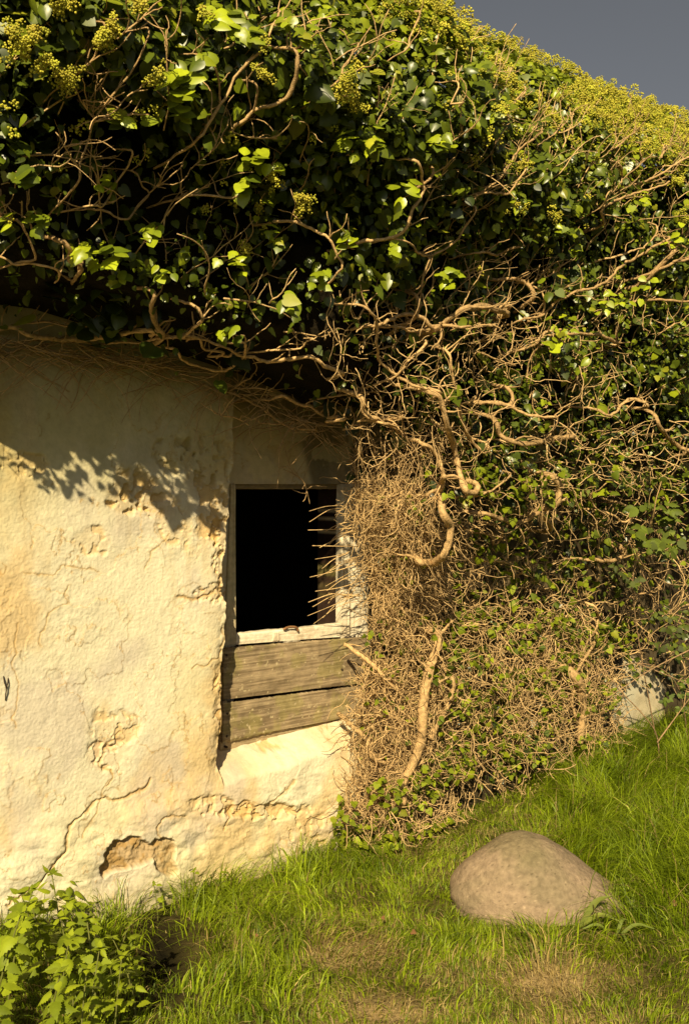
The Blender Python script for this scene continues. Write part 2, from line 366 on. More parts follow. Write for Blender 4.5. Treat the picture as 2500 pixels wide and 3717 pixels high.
plank('frame_stile', wq([(818, 2350), (858, 2345), (856, 1757), (840, 1757)], -yF), yF, ND+.09, M['frame'], window, (.42, .36, .22), (.50, .43, .27), 14, 60, .001, 1)
plank('frame_stile', wq([(1236, 2330), (1268, 2326), (1270, 1757), (1240, 1757)], -yF), yF-.004, ND+.02, M['frame'], window, fc0, fc1, 14, 60, .001, 2)
def notch(u): 
    a = np.array([W(x, 2320, -yF)[0] for x in (900, 985, 1030, 1090, 1180, 1215)])
    return .022*((u > a[0]+.05) & (u < a[2])) + .016*((u > a[3]) & (u < a[4]))
plank('frame_stile', wq([(1269, 2326), (1340, 2318), (1340, 1757), (1271, 1757)], -yF), yF+.006, ND+.02, M['frame'], window, fc0, fc1, 14, 60, .001, 6)
plank('jamb_lining', wq([(1243, 2345), (1262, 2345), (1262, 1757), (1246, 1757)], -yF), ND+.021, ND+.15, M['wood'], window, (.022, .012, .008), (.04, .022, .014), 14, 60, .001, 7)
plank('bottom_rail', wq([(857, 2343), (1238, 2316), (1238, 2264), (857, 2302)], -yF), yF-.003, ND+.02, M['frame'], window, fc0, fc1, 90, 10, .002, 3, notch=notch)
plank('frame_head', wq([(840, 1775), (1335, 1775), (1335, 1752), (840, 1752)], -yF), yF+.030, ND+.1, M['frame'], window, (.2, .15, .08), (.26, .2, .1), 60, 6, .001, 4)
plank('glazing_bar', wq([(985, 2330), (1012, 2328), (1010, 2290), (990, 2292)], -yF), yF-.007, ND+.012, M['frame'], window, fc0, fc1, 8, 8, .001, 5)
A = Acc(); tube(A, resample([W(1030, 2284, -yF+.01), W(1050, 2276, -yF+.012), W(1075, 2278, -yF+.012), W(1082, 2290, -yF+.01)], .004), .005, 6, (.25, .13, .06), .3)
A.build('catch', M['bark'], window)
wd0, wd1 = (.18, .13, .075), (.33, .25, .15)
yB = ND-.045
plank('board', wq([(812, 2542), (1345, 2478), (1345, 2312), (812, 2356)], -yB), yB, yB+.022, M['wood'], cottage, wd0, wd1, 260, 70, .002, 11)
plank('board', wq([(808, 2690), (1345, 2590), (1345, 2489), (810, 2550)], -yB), yB-.002, yB+.020, M['wood'], cottage, wd0, wd1, 260, 60, .004, 12)['label'] = 'second grey board with a split lower edge'
plank('board', wq([(806, 2745), (1345, 2632), (1345, 2580), (806, 2680)], -yB), yB+.012, yB+.032, M['wood'], cottage, (.24, .17, .09), (.38, .29, .17), 260, 20, .003, 13)['label'] = 'narrow lowest board'
for (x, y) in [(822, 2378), (824, 2590), (822, 2672), (822, 2712), (1240, 2430)]:
    A = Acc(); p = W(x, y, -yB); tube(A, np.array([p+[0, .01, 0], p+[0, -.004, 0]]), .0045, 8); A.build('nail', M['iron'], cottage)

# ------------------------------------------------------------------ leaf templates and scattering
def fan(outline, cz=.0, fold=.12, curl=.12):
    o = np.array(outline, float); full = np.vstack([o, (o*[-1, 1])[1:-1][::-1]])
    c = np.array([[0, .42]]); P = np.vstack([c, full])
    z = -fold*np.abs(P[:, 0])*1.0-curl*(P[:, 1])**2+cz; z[0] += .02
    n = len(full); F = np.stack([np.zeros(n, int), 1+np.arange(n), 1+(np.arange(n)+1) % n], 1)
    return np.column_stack([P, z]), F
L_OV = fan([(0, .04), (.18, -.06), (.38, .06), (.46, .26), (.40, .50), (.26, .74), (.10, .92), (0, 1.02)], fold=.25, curl=.18)
L_LOB = fan([(0, .06), (.16, -.06), (.36, .00), (.52, .18), (.46, .34), (.34, .46), (.36, .60), (.24, .72), (.12, .86), (0, 1.04)], fold=.2, curl=.2)
L_NET = fan([(0, 0), (.16, -.03), (.30, .08), (.27, .14), (.36, .22), (.30, .28), (.36, .37), (.27, .42), (.30, .52), (.20, .57), (.21, .67), (.12, .72), (.11, .82), (.04, .88), (0, 1.05)], fold=.3, curl=.35)
L_BRA = fan([(0, 0), (.2, .02), (.36, .18), (.34, .28), (.42, .40), (.33, .52), (.33, .64), (.2, .74), (.12, .88), (0, 1.0)], fold=.25, curl=.25)
def unit(a): return a/(np.linalg.norm(a, axis=-1, keepdims=True)+1e-9)
def scatter(acc, tmpl, P, Nn, Tt, S, C, tw=None):
    V0, F0 = tmpl; Nn = unit(Nn); Tt = unit(Tt-(Tt*Nn).sum(1)[:, None]*Nn); B = np.cross(Tt, Nn); S = np.asarray(S)
    zsc = rng.uniform(-.4, 2.2, len(P))[:, None]
    xs = rng.uniform(.8, 1.15, len(P))[:, None]
    V = P[:, None]+S[:, None, None]*(B[:, None]*(V0[None, :, 0]*xs)[..., None]+Tt[:, None]*V0[None, :, 1, None]+Nn[:, None]*(V0[None, :, 2]*zsc)[..., None])
    k = len(V0); F = (F0[None]+(np.arange(len(P))*k)[:, None, None]).reshape(-1, 3)
    acc.add(V.reshape(-1, 3), F, np.repeat(C, k, 0))
def clear(P):
    px_, py_, _ = project(P); a_ = np.hypot((px_/1.594-1447)/36, (py_/1.594-1615)/78) > 1
    Q_ = P-SUN*(np.minimum(P[:, 1], -.001)/SUN[1])[:, None]; qx, qy, _ = project(Q_); n_ = np.random.default_rng(len(P)).random(len(P)) < .04
    return a_ & ((np.hypot((qx/1.594-1450)/52, (qy/1.594-1625)/62) > 1) | n_)
def rnd3(n): return unit(rng.normal(size=(n, 3)))

# ------------------------------------------------------------------ ivy mass profile
KL = [(.0, .04), (.05, .44), (.12, .57), (.28, .63), (.42, .72), (.60, .82), (.80, .80), (1.0, .66), (1.19, .44), (1.34, .22), (1.46, -.05), (1.54, -.40)]   # height above the lip at 1.84, outward
ZL = np.array([1.84+a for a, b in KL]); OL = np.array([b for a, b in KL])
ZR = np.array([0, .5, .9, 1.15, 1.35, 1.6, 1.9, 2.15, 2.45, 2.7, 2.95, 3.15, 3.30, 3.38]); OR = np.array([.10, .12, .13, .21, .42, .50, .52, .56, .68, .64, .46, .22, -.06, -.40])
def prof(u, z):
    u = np.asarray(u, float); z = np.asarray(z, float); zl = zlo(u)
    zz = 1.84+(z-zl)*np.where(z < 2.5, (2.5-1.84)/np.maximum(2.5-zl, .05), 1)
    zz = np.where(z > 2.5, z, zz)
    ol = np.interp(zz, ZL, OL, left=.02); orr = np.interp(z, ZR, OR)
    k = sstep(.30, .75, u)
    n = (fbm(u*3.3, z*3.3, 300, 3)-.5)*.33+(fbm(u*8, z*8, 304, 2)-.5)*.12
    return ol*(1-k)+orr*k+n*np.where(z > 1.2, 1, .35)*(.30+.70*sstep(3.1, 2.7, z))
def on_ivy(x, y, extra=.02):           # x, y in 1568-wide photograph coordinates
    o = .4
    for _ in range(12):
        p = W(x*1.5944, y*1.5944, o); o = .5*o+.5*(float(prof(p[0], p[2]))+extra); o = min(o, 1.2)
    return W(x*1.5944, y*1.5944, o)

ivy = tag(empty('ivy', tuple(W(1550, 2850, .15)*[1, 1, 0])), 'huge old ivy covering the cottage roof and the wall right of the window', 'ivy')

# traced branches: (points, radius in 1568-px units, lift) ; z1..z4 are enlargements
def v1(p): return [(x/2, y/2) for x, y in p]
def v2(p): return [(784+x/2, y/2) for x, y in p]
def v3(p): return [(x/2, 690+y/2) for x, y in p]
def v4(p): return [(784+x/2, 690+y/2) for x, y in p]
BR = []
def br(pts, r, lift=.03, fork=6): BR.append((pts, r, lift, fork))
for p, r in [([(680, 140), (610, 310), (540, 400), (470, 490), (430, 555), (400, 650), (370, 740), (345, 840)], 6), ([(640, 400), (570, 450), (520, 510), (430, 555)], 4.5),
             ([(560, 540), (480, 545), (430, 555)], 4), ([(380, 450), (400, 500), (435, 545)], 5), ([(690, 30), (640, 90), (560, 150), (535, 175)], 5),
             ([(600, 690), (570, 770), (530, 830), (500, 890), (465, 945), (420, 935)], 6), ([(610, 780), (650, 850), (680, 880), (620, 950), (580, 1000), (520, 985), (465, 955)], 5.5),
             ([(730, 830), (680, 880)], 4), ([(1270, 50), (1240, 130), (1200, 220), (1120, 290), (1070, 360), (1040, 430), (1005, 470), (940, 590), (880, 650)], 8),
             ([(940, 260), (990, 350), (1000, 440), (1005, 470)], 6), ([(1350, 240), (1330, 400), (1280, 460), (1200, 495), (1150, 510), (1100, 560)], 11),
             ([(1165, 380), (1155, 500)], 7), ([(860, 895), (960, 890), (1060, 900), (1100, 880)], 6), ([(1060, 605), (1130, 625), (1200, 630), (1265, 630)], 5),
             ([(760, 180), (765, 400), (775, 470), (745, 590)], 5), ([(1080, 0), (1075, 180), (1020, 220)], 5), ([(290, 1100), (320, 1190), (370, 1220)], 13),
             ([(80, 1005), (120, 1050), (150, 1130), (160, 1180), (100, 1190)], 7), ([(1340, 1010), (1430, 1050), (1500, 1090), (1540, 1170), (1560, 1220)], 8),
             ([(445, 350), (430, 450), (425, 540)], 3.5), ([(300, 670), (340, 740), (360, 760)], 5), ([(400, 680), (440, 750), (455, 930)], 4),
             ([(480, 110), (430, 260), (380, 310)], 6), ([(1000, 620), (960, 690), (870, 770)], 4.5), ([(0, 1170), (60, 1200), (160, 1200), (270, 1230)], 7)]:
    br(v1(p), r*.60, .07)
for p, r in [([(340, 60), (300, 170), (280, 220)], 7), ([(60, 200), (0, 300), (-40, 380)], 6), ([(330, 740), (360, 840), (350, 890), (310, 960), (270, 1050), (200, 1080), (120, 1095)], 11),
             ([(400, 770), (360, 840)], 9), ([(270, 1095), (330, 1150), (380, 1165), (440, 1145), (500, 1100), (540, 1040), (600, 950)], 7), ([(380, 1165), (360, 1250), (325, 1350)], 7),
             ([(820, 400), (760, 480)], 7), ([(520, 380), (480, 470), (540, 465)], 6), ([(900, 600), (790, 690), (720, 790), (660, 850)], 7), ([(650, 880), (740, 880), (770, 850), (830, 750)], 7),
             ([(620, 1150), (700, 1160), (760, 1130), (820, 1115)], 8), ([(1480, 830), (1400, 860), (1300, 890), (1200, 930), (1170, 960), (1165, 1020)], 8),
             ([(1170, 940), (1200, 880), (1260, 820), (1240, 740)], 6), ([(1260, 820), (1330, 760), (1400, 700)], 5), ([(1590, 700), (1500, 750), (1430, 800)], 7),
             ([(1480, 1080), (1400, 1130), (1330, 1170), (1250, 1220), (1190, 1280), (1130, 1315), (1050, 1330), (970, 1370), (910, 1420), (860, 1445)], 9),
             ([(1600, 1175), (1480, 1200), (1400, 1240), (1350, 1260)], 9), ([(1190, 1180), (1290, 1150), (1380, 1110), (1420, 1030)], 6), ([(1390, 1365), (1480, 1370), (1600, 1378)], 8),
             ([(1510, 1120), (1430, 1210), (1370, 1280)], 14), ([(750, 1270), (820, 1290), (860, 1350)], 13), ([(890, 1320), (900, 1420)], 6), ([(970, 1230), (890, 1280)], 5),
             ([(600, 560), (560, 600), (480, 650)], 5), ([(1320, 600), (1260, 650), (1200, 690)], 5), ([(1000, 560), (940, 620), (880, 660)], 5), ([(1470, 640), (1440, 720)], 5),
             ([(740, 1430), (640, 1400), (560, 1400), (500, 1430), (440, 1480), (400, 1500)], 19), ([(750, 1400), (715, 1390)], 14), ([(400, 1500), (340, 1440), (260, 1440), (180, 1470)], 12),
             ([(320, 1440), (330, 1350)], 12), ([(430, 1480), (540, 1490), (620, 1485), (680, 1475)], 9), ([(240, 1490), (300, 1510), (360, 1500)], 8)]:
    br(v2(p), r*.54, .055)
for p, r in [([(-20, 125), (70, 110), (150, 150), (290, 165), (400, 165), (530, 145), (620, 130), (720, 125)], 17), ([(530, 180), (640, 178), (740, 155), (880, 150)], 9), ([(700, -50), (690, 20), (710, 100), (745, 155)], 17),
             ([(880, 150), (910, 160), (935, 215), (1020, 225)], 10), ([(920, 165), (1000, 190), (1060, 215), (1115, 262)], 9), ([(790, 205), (840, 265), (900, 290), (1000, 310), (1060, 285), (1110, 240), (1110, 180)], 10),
             ([(1120, 240), (1200, 260), (1300, 262), (1420, 245), (1480, 290), (1560, 320)], 13), ([(100, 185), (230, 225), (330, 245), (450, 255), (600, 260), (700, 280), (850, 310), (980, 320)], 6),
             ([(330, 240), (500, 265), (650, 300), (800, 350), (900, 355), (1000, 320)], 4.5), ([(60, 170), (200, 215), (340, 240)], 4), ([(1220, 435), (1300, 420), (1350, 460), (1420, 480), (1480, 515), (1568, 530)], 12),
             ([(960, 450), (1000, 420), (1080, 375), (1150, 330)], 6), ([(1000, 360), (1090, 390), (1180, 385), (1240, 400)], 6), ([(1150, 550), (1250, 550), (1340, 530), (1430, 570)], 6),
             ([(960, 460), (980, 500), (1040, 530), (1080, 560)], 6), ([(1040, 410), (1140, 450), (1220, 520), (1330, 570), (1440, 580)], 8), ([(870, 0), (910, 45), (920, 70)], 11), ([(220, 85), (320, 105), (440, 110)], 7),
             ([(1270, 210), (1370, 205), (1400, 170), (1430, 160)], 7), ([(1390, 825), (1400, 870), (1410, 915)], 3)]:
    br(v3(p), r*.5, .0)
for p, r, l in [([(100, 20), (150, 110), (145, 200), (160, 260), (235, 335), (310, 370), (390, 390), (440, 410)], 11, .05), ([(235, 330), (290, 260), (370, 175)], 10, .05), ([(390, 400), (440, 450), (470, 560), (500, 660), (520, 760), (545, 850), (590, 860), (600, 825)], 20, .06),
                ([(470, 220), (490, 330), (515, 440), (540, 560), (590, 640), (640, 685), (660, 650)], 11, .03), ([(190, 545), (260, 600), (350, 640), (420, 690), (450, 790), (430, 850)], 13, .04),
                ([(450, 780), (435, 860), (450, 950), (480, 1010), (475, 1080), (440, 1150), (395, 1185), (340, 1180), (315, 1140)], 26, .17), ([(80, 430), (85, 490), (140, 530), (220, 520), (270, 520)], 17, .02),
                ([(660, 455), (740, 465), (765, 440), (740, 390)], 13, .04), ([(740, 465), (800, 500), (870, 520), (960, 520)], 10, .04), ([(680, 530), (710, 600), (760, 630), (850, 640), (930, 620), (1040, 610)], 17, .04),
                ([(945, 790), (975, 850), (960, 910)], 22, .06), ([(640, 960), (700, 980), (760, 1000), (830, 990), (880, 960), (940, 1030)], 15, .05), ([(1290, 930), (1305, 980), (1260, 995), (1215, 960)], 8, .04),
                ([(1140, 1170), (1200, 1175), (1255, 1160), (1275, 1120)], 14, .05), ([(1400, 500), (1440, 570), (1500, 640), (1568, 680)], 13, .02), ([(1090, 850), (1140, 930), (1185, 970)], 6, .03),
                ([(1000, 140), (1080, 140), (1170, 150), (1240, 190)], 12, .05), ([(860, 190), (920, 130), (990, 125)], 9, .04), ([(1120, 480), (1210, 510), (1290, 440), (1380, 465)], 10, .05), ([(830, 360), (850, 240), (920, 170)], 6, .04),
                ([(1440, 810), (1400, 980), (1375, 1160)], 5, .12), ([(1300, 1070), (1350, 1180), (1410, 1260), (1440, 1300)], 5, .12), ([(640, 865), (700, 830), (750, 780)], 8, .05), ([(660, 1060), (680, 1100), (710, 1080), (710, 1020)], 9, .04),
                ([(600, 220), (680, 250), (780, 285)], 6, .05), ([(0, 420), (80, 405)], 8, .0), ([(0, 550), (80, 565)], 7, .0), ([(1230, 1365), (1330, 1330), (1440, 1300)], 6, .06), ([(640, 1170), (720, 1180), (790, 1200), (805, 1230)], 7, .03),
                ([(1130, 1380), (1155, 1440), (1130, 1540)], 8, .03), ([(1500, 90), (1420, 150)], 5, .03)]:
    br(v4(p), r*.5, l)
def v6(p): return [(784+x*.3986*2*.5*.6272/.5*.5, 1442.6+y*.5) for x, y in p]
def v6(p): return [(784+x/2, 1442.6+y*.5) for x, y in p]
TR = [([(425, 20), (400, 120), (365, 240), (355, 380), (350, 480), (310, 590), (260, 690), (268, 780)], 24, .085, 'thick pale stem leaning down to the grass'), ([(490, 200), (470, 320), (430, 400), (390, 480)], 13, .06, None),
      ([(1045, 190), (1075, 270), (1085, 350), (1072, 440), (1072, 500)], 22, .085, 'short upright stem standing clear of the twigs'), ([(140, 150), (190, 220), (250, 250)], 11, .06, None), ([(100, 480), (125, 560), (180, 590)], 12, .06, None),
      ([(1040, 190), (1035, 320), (1050, 380)], 8, .07, None), ([(1150, 0), (1090, 110), (1045, 195)], 7, .07, None)]

def barkcol(P, light=.5):
    a = np.array([.64, .44, .21]); b = np.array([.34, .225, .105]); return a*light+b*(1-light)
def traced(name, pts, r, lift, fork, label=None):
    P = np.array([on_ivy(x, y, lift) for x, y in pts])
    P[:, 1] = np.clip(P[:, 1], None, -.03)
    if name == 'trunk': P = np.vstack([P[0]+(P[0]-P[1])*.3+[0, .16, .05], P])
    if r > 3.2 and name == 'branch' and lift < .08:
        for e_ in (0, -1) :
            t_ = unit((P[e_]-P[1 if e_ == 0 else -2])[None])[0]; q_ = P[e_]+t_*.05+[0, .13, 0]
            P = np.vstack([q_, P]) if e_ == 0 else np.vstack([P, q_])
    P = resample(P, .013); d = project(P)[2].mean(); R = r*1.5944*d/FPX*(.70 if name == 'branch' else .92)
    k = np.arange(len(P))[:, None]*1.0; sd = rng.integers(0, 90)
    jit = np.concatenate([fbm(k*.3, k*0+sd, 5, 3), fbm(k*.3, k*0+sd, 6, 3), fbm(k*.3, k*0+sd, 7, 3)], 1)-.5
    P = P+jit*min(.018, R*2.4 if R < .007 else R*.9)+(rng.random(P.shape)-.5)*min(.003, R*.5)
    A = Acc(); L = float(rng.random()); c = barkcol(P, .25+.75*L)*np.array([1., .97, .95])*rng.uniform(.8, 1.05)
    tube(A, P, [R*.55, R*.8, R*.9, R, R*.8] if rng.random() < .5 else [R*.85, R, R*.85, R*.7], 9 if R > .006 else 6, c, .5)
    if R > .0085 and len(P) > 6:                      # ropey strands fused to the thick stems
        for q_ in range(3):
            a_ = np.arange(len(P))*.11*rng.uniform(.5, 1.5)*rng.choice([-1, 1])+rng.uniform(0, 6.28); T_ = unit(np.gradient(P, axis=0)); N_ = unit(np.cross(T_, [.3, .9, .2])); B_ = np.cross(T_, N_)
            i0, i1 = sorted(rng.choice(len(P), 2, replace=False)) if q_ else (0, len(P)-1)
            if i1-i0 < 5: continue
            tube(A, (P+(N_*np.cos(a_)[:, None]+B_*np.sin(a_)[:, None])*R*.62)[i0:i1], [R*.15, R*.48, R*.5, R*.42, R*.15], 7, c*rng.uniform(.7, 1.05), .5)
    for _ in range(fork):
        if len(P) < 4: break
        i = rng.integers(0, len(P)-1); T = P[min(i+1, len(P)-1)]-P[i]; T /= np.linalg.norm(T)+1e-9
        up = np.array([.25, -.35, .75]) if P[i][2] > 1.5 else rnd3(1)[0]*[1, .5, 1]
        D = unit(T*rng.choice([-1, 1])*.5+up+rnd3(1)[0]*.7); q = [P[i]]; ln = rng.uniform(.04, .13)
        for s in range(5): D = unit(D+rnd3(1)[0]*.45); q.append(q[-1]+D*ln/5)
        tube(A, resample(q, .012), [max(R*.5, .0016), .0012], 5, c)
    o = A.build(name, M['bark'], ivy)
    if label: o['label'] = label
for pts, r, lift, fork in BR: traced('branch', pts, r, lift, fork)
for pts, r, lift, lab in TR: traced('trunk', v6(pts), r*.5, lift, 4, lab)

# ------------------------------------------------------------------ ivy leaves
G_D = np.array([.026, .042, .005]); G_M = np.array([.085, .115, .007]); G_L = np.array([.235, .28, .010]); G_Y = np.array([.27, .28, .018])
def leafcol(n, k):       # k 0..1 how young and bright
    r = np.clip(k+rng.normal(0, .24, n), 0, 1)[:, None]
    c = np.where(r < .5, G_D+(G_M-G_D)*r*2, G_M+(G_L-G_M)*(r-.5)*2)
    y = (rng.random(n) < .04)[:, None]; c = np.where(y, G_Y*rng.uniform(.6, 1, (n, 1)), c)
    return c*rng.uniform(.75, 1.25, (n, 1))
def surf(n, dens, deep):
    """points in the ivy mass: u, z, out, normal"""
    u = rng.uniform(-1.35, 3.9, n*3); s = rng.random(n*3)
    z = zlo(u)+(3.38-zlo(u))*s
    top = rng.random(n*3) < .22; z = np.where(top, rng.uniform(2.7, 3.38, n*3), z)
    k = rng.random(n*3) < dens(u, z); u = u[k][:n]; z = z[k][:n]
    o = prof(u, z); e = .03
    dz = (prof(u, z+e)-prof(u, z-e))/(2*e); du = (prof(u+e, z)-prof(u-e, z))/(2*e)
    N = unit(np.stack([-du, -np.ones_like(u), -dz], 1)); d = deep(len(u), z, u)
    P = np.stack([u, -o, z], 1)-N*d[:, None]
    ok = ((P[:, 1] < -.015) | (z > 2.1)) & clear(P)
    return P[ok], N[ok], u[ok], z[ok]
A = Acc(); A2 = Acc()
def place(P, N, u, z, size, bright, shape='mix', acc=A):
    n = len(P)
    Nn = unit(N*.55+SUN*.35+np.array([0, -.1, .35])+rnd3(n)*.75); T = np.array([0, -.15, -.9])+rnd3(n)*.75
    C = leafcol(n, bright)
    lob = (rng.random(n) < np.where(z < 1.9, .7, .25))
    for m, t in ((lob, L_LOB), (~lob, L_OV)):
        if m.any(): scatter(acc, t, P[m], Nn[m], T[m], size[m], C[m])
def dens_mid(u, z):
    n = fbm(u*4.2+7, z*4.2, 310, 4); d = sstep(.45, .56, n)
    up = sstep(2.2, 2.8, z)
    low = .62*sstep(.3, .8, u)*sstep(1.55, 1.25, z)
    dark = .55*sstep(.75, .3, u)*sstep(2.5, 2.15, z)
    return np.clip(d*.75+up*.42-dark-low+.03, .03, 1)
P, N, u, z = surf(50000, dens_mid, lambda n, z, u: rng.exponential(.055, n)-.02)
place(P, N, u, z, np.clip(rng.gamma(6, .0047, len(P)), .012, .075)*np.where(z < 1.7, .62, 1)*(1-.4*sstep(.35, .1, z-zlo(u)))*np.where(u > 1.0, .85, 1.0), (.45+.30*sstep(2.45, 2.85, z)))
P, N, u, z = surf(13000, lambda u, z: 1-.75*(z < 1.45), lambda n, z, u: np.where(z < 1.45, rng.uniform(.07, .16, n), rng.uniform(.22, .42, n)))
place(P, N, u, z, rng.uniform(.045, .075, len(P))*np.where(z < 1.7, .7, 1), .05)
P, N, u, z = surf(14000, lambda u, z: .12+.58*sstep(1.4, 2.2, z), lambda n, z, u: rng.uniform(.0, .13, n))
place(P, N, u, z, rng.uniform(.016, .034, len(P)), .40)
# bright young sprays (photograph positions, 1568 wide)
for (x, y, k, s, b) in [(505, 30, 7, .07, .95), (560, 60, 6, .07, .8), (420, 200, 8, .065, .95), (395, 165, 3, .07, .9), (200, 570, 4, .075, 1), (250, 565, 3, .07, .9), (345, 520, 8, .055, .85), (580, 360, 6, .07, .9),
                     (610, 370, 3, .06, .8), (555, 415, 3, .07, .7), (540, 590, 6, .05, 1), (625, 525, 4, .05, 1), (235, 410, 4, .05, .95), (850, 320, 7, .06, .9), (800, 320, 4, .065, .9), (915, 420, 3, .075, 1), (1010, 330, 6, .06, .85),
                     (1140, 235, 3, .06, .8), (1400, 680, 9, .05, 1), (1360, 690, 6, .05, .95), (1465, 655, 4, .06, 1), (1250, 775, 5, .06, 1), (1280, 740, 5, .055, 1), (520, 755, 2, .075, .7), (655, 690, 2, .075, .6), (730, 630, 3, .06, .8),
                     (795, 540, 4, .05, .9), (1300, 560, 5, .05, .8), (1020, 620, 8, .055, .7), (1255, 650, 3, .07, .5), (270, 630, 4, .05, .7), (70, 400, 4, .075, .4), (15, 500, 2, .06, .9), (80, 500, 3, .06, .5), (410, 260, 3, .065, .5), (300, 275, 2, .065, .4),
                     (1540, 540, 6, .055, 1), (1440, 460, 4, .05, .9), (1180, 460, 5, .04, .8), (890, 565, 3, .06, .8), (640, 40, 5, .06, .8), (740, 30, 7, .055, .9), (700, 80, 5, .055, .8), (1290, 520, 4, .05, .8), (380, 615, 4, .05, .7), (470, 130, 3, .07, .5)]:
    P = np.array([on_ivy(x+rng.normal(0, 13), y+rng.normal(0, 13), .07+rng.uniform(0, .04)) for _ in range(k+3)])
    n = len(P); Nn = unit(SUN*1.0+np.array([0, 0, .2])+rnd3(n)*.45); T = np.array([.1, -.1, -.8])+rnd3(n)*.8
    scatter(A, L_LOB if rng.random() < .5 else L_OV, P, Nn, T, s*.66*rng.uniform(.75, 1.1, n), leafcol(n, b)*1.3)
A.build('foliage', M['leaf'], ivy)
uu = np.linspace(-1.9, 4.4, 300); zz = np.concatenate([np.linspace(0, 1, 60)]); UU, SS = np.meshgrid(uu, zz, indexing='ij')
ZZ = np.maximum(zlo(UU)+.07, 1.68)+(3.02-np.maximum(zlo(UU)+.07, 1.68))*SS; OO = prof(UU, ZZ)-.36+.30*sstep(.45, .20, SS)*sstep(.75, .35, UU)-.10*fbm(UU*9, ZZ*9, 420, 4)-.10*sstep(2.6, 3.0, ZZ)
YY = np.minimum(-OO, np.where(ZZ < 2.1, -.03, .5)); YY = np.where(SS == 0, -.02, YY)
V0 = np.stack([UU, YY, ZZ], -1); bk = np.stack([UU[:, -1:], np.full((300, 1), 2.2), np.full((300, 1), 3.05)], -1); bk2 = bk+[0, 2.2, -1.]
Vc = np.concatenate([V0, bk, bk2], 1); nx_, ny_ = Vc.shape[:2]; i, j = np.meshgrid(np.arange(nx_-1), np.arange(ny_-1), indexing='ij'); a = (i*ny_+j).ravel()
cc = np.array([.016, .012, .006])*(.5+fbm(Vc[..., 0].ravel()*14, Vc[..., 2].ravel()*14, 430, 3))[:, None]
mesh('shade_core', Vc.reshape(-1, 3), np.stack([a, a+ny_, a+ny_+1, a+1], 1), M['soil'], ivy, cc)  # dark core added to block sky gaps and cast the lip's shade

# ------------------------------------------------------------------ ivy flower heads
th = (1+5**.5)/2
ICO = unit(np.array([[-1, th, 0], [1, th, 0], [-1, -th, 0], [1, -th, 0], [0, -1, th], [0, 1, th], [0, -1, -th], [0, 1, -th], [th, 0, -1], [th, 0, 1], [-th, 0, -1], [-th, 0, 1]], float))
ICF = np.array([[0, 11, 5], [0, 5, 1], [0, 1, 7], [0, 7, 10], [0, 10, 11], [1, 5, 9], [5, 11, 4], [11, 10, 2], [10, 7, 6], [7, 1, 8], [3, 9, 4], [3, 4, 2], [3, 2, 6], [3, 6, 8], [3, 8, 9], [4, 9, 5], [2, 4, 11], [6, 2, 10], [8, 6, 7], [9, 8, 1]])
def umbels(acc, P, R, knobs=26):
    n = len(P); D = unit(rng.normal(size=(n, knobs, 3))+np.array([-.3, -.5, .5])); r = R[:, None]*rng.uniform(.55, 1.08, (n, knobs))
    K = (P[:, None]+D*r[..., None]).reshape(-1, 3); s = np.repeat(R*.19, knobs)*rng.uniform(.7, 1.2, n*knobs)
    V = K[:, None]+ICO[None]*s[:, None, None]; F = (ICF[None]+(np.arange(len(K))*12)[:, None, None]).reshape(-1, 3)
    c = np.array([.43, .43, .04])*rng.uniform(.65, 1.15, (n, 1)); c = c+np.array([.05, -.01, .01])*rng.random((n, 1))
    acc.add(V.reshape(-1, 3), F, np.repeat(c, knobs*12, 0))
A = Acc()
def dens_f(u, z):
    n = fbm(u*4+3, z*4, 330, 3)
    return np.clip(sstep(2.50, 2.85, z+.075*(u-1))*sstep(.35, .50, n)*sstep(-.3, .5, u)+.10*sstep(.60, .70, n)*(z > 2.1), 0, 1)
P, N, u, z = surf(7500, dens_f, lambda n, z, u: rng.uniform(-.06, .03, n))
umbels(A, P, rng.uniform(.011, .020, len(P)), 18)
for (x, y, k, sp) in [(35, 75, 8, 22), (60, 110, 10, 22), (115, 155, 10, 22), (150, 185, 14, 22), (240, 95, 16, 20), (265, 70, 8, 18), (320, 20, 8, 20), (140, 20, 12, 25), (600, 160, 10, 16), (605, 100, 5, 16), (690, 465, 14, 20), (630, 410, 10, 18), (565, 570, 5, 12),
                      (790, 205, 14, 22), (815, 240, 8, 18), (1150, 250, 12, 16), (1178, 475, 9, 16), (1190, 370, 9, 18), (460, 35, 5, 16), (350, 180, 6, 14), (75, 80, 8, 25), (800, 175, 8, 20), (1260, 490, 6, 16), (1555, 495, 9, 12), (1540, 410, 9, 14), (20, 505, 3, 8)]:
    Q = np.array([on_ivy(x+rng.normal(0, sp*.6), y+rng.normal(0, sp*.6), .06+rng.uniform(0, .05)) for _ in range(k)])
    umbels(A, Q, rng.uniform(.010, .017, k), 24)
A.build('flowers', M['flower'], ivy)

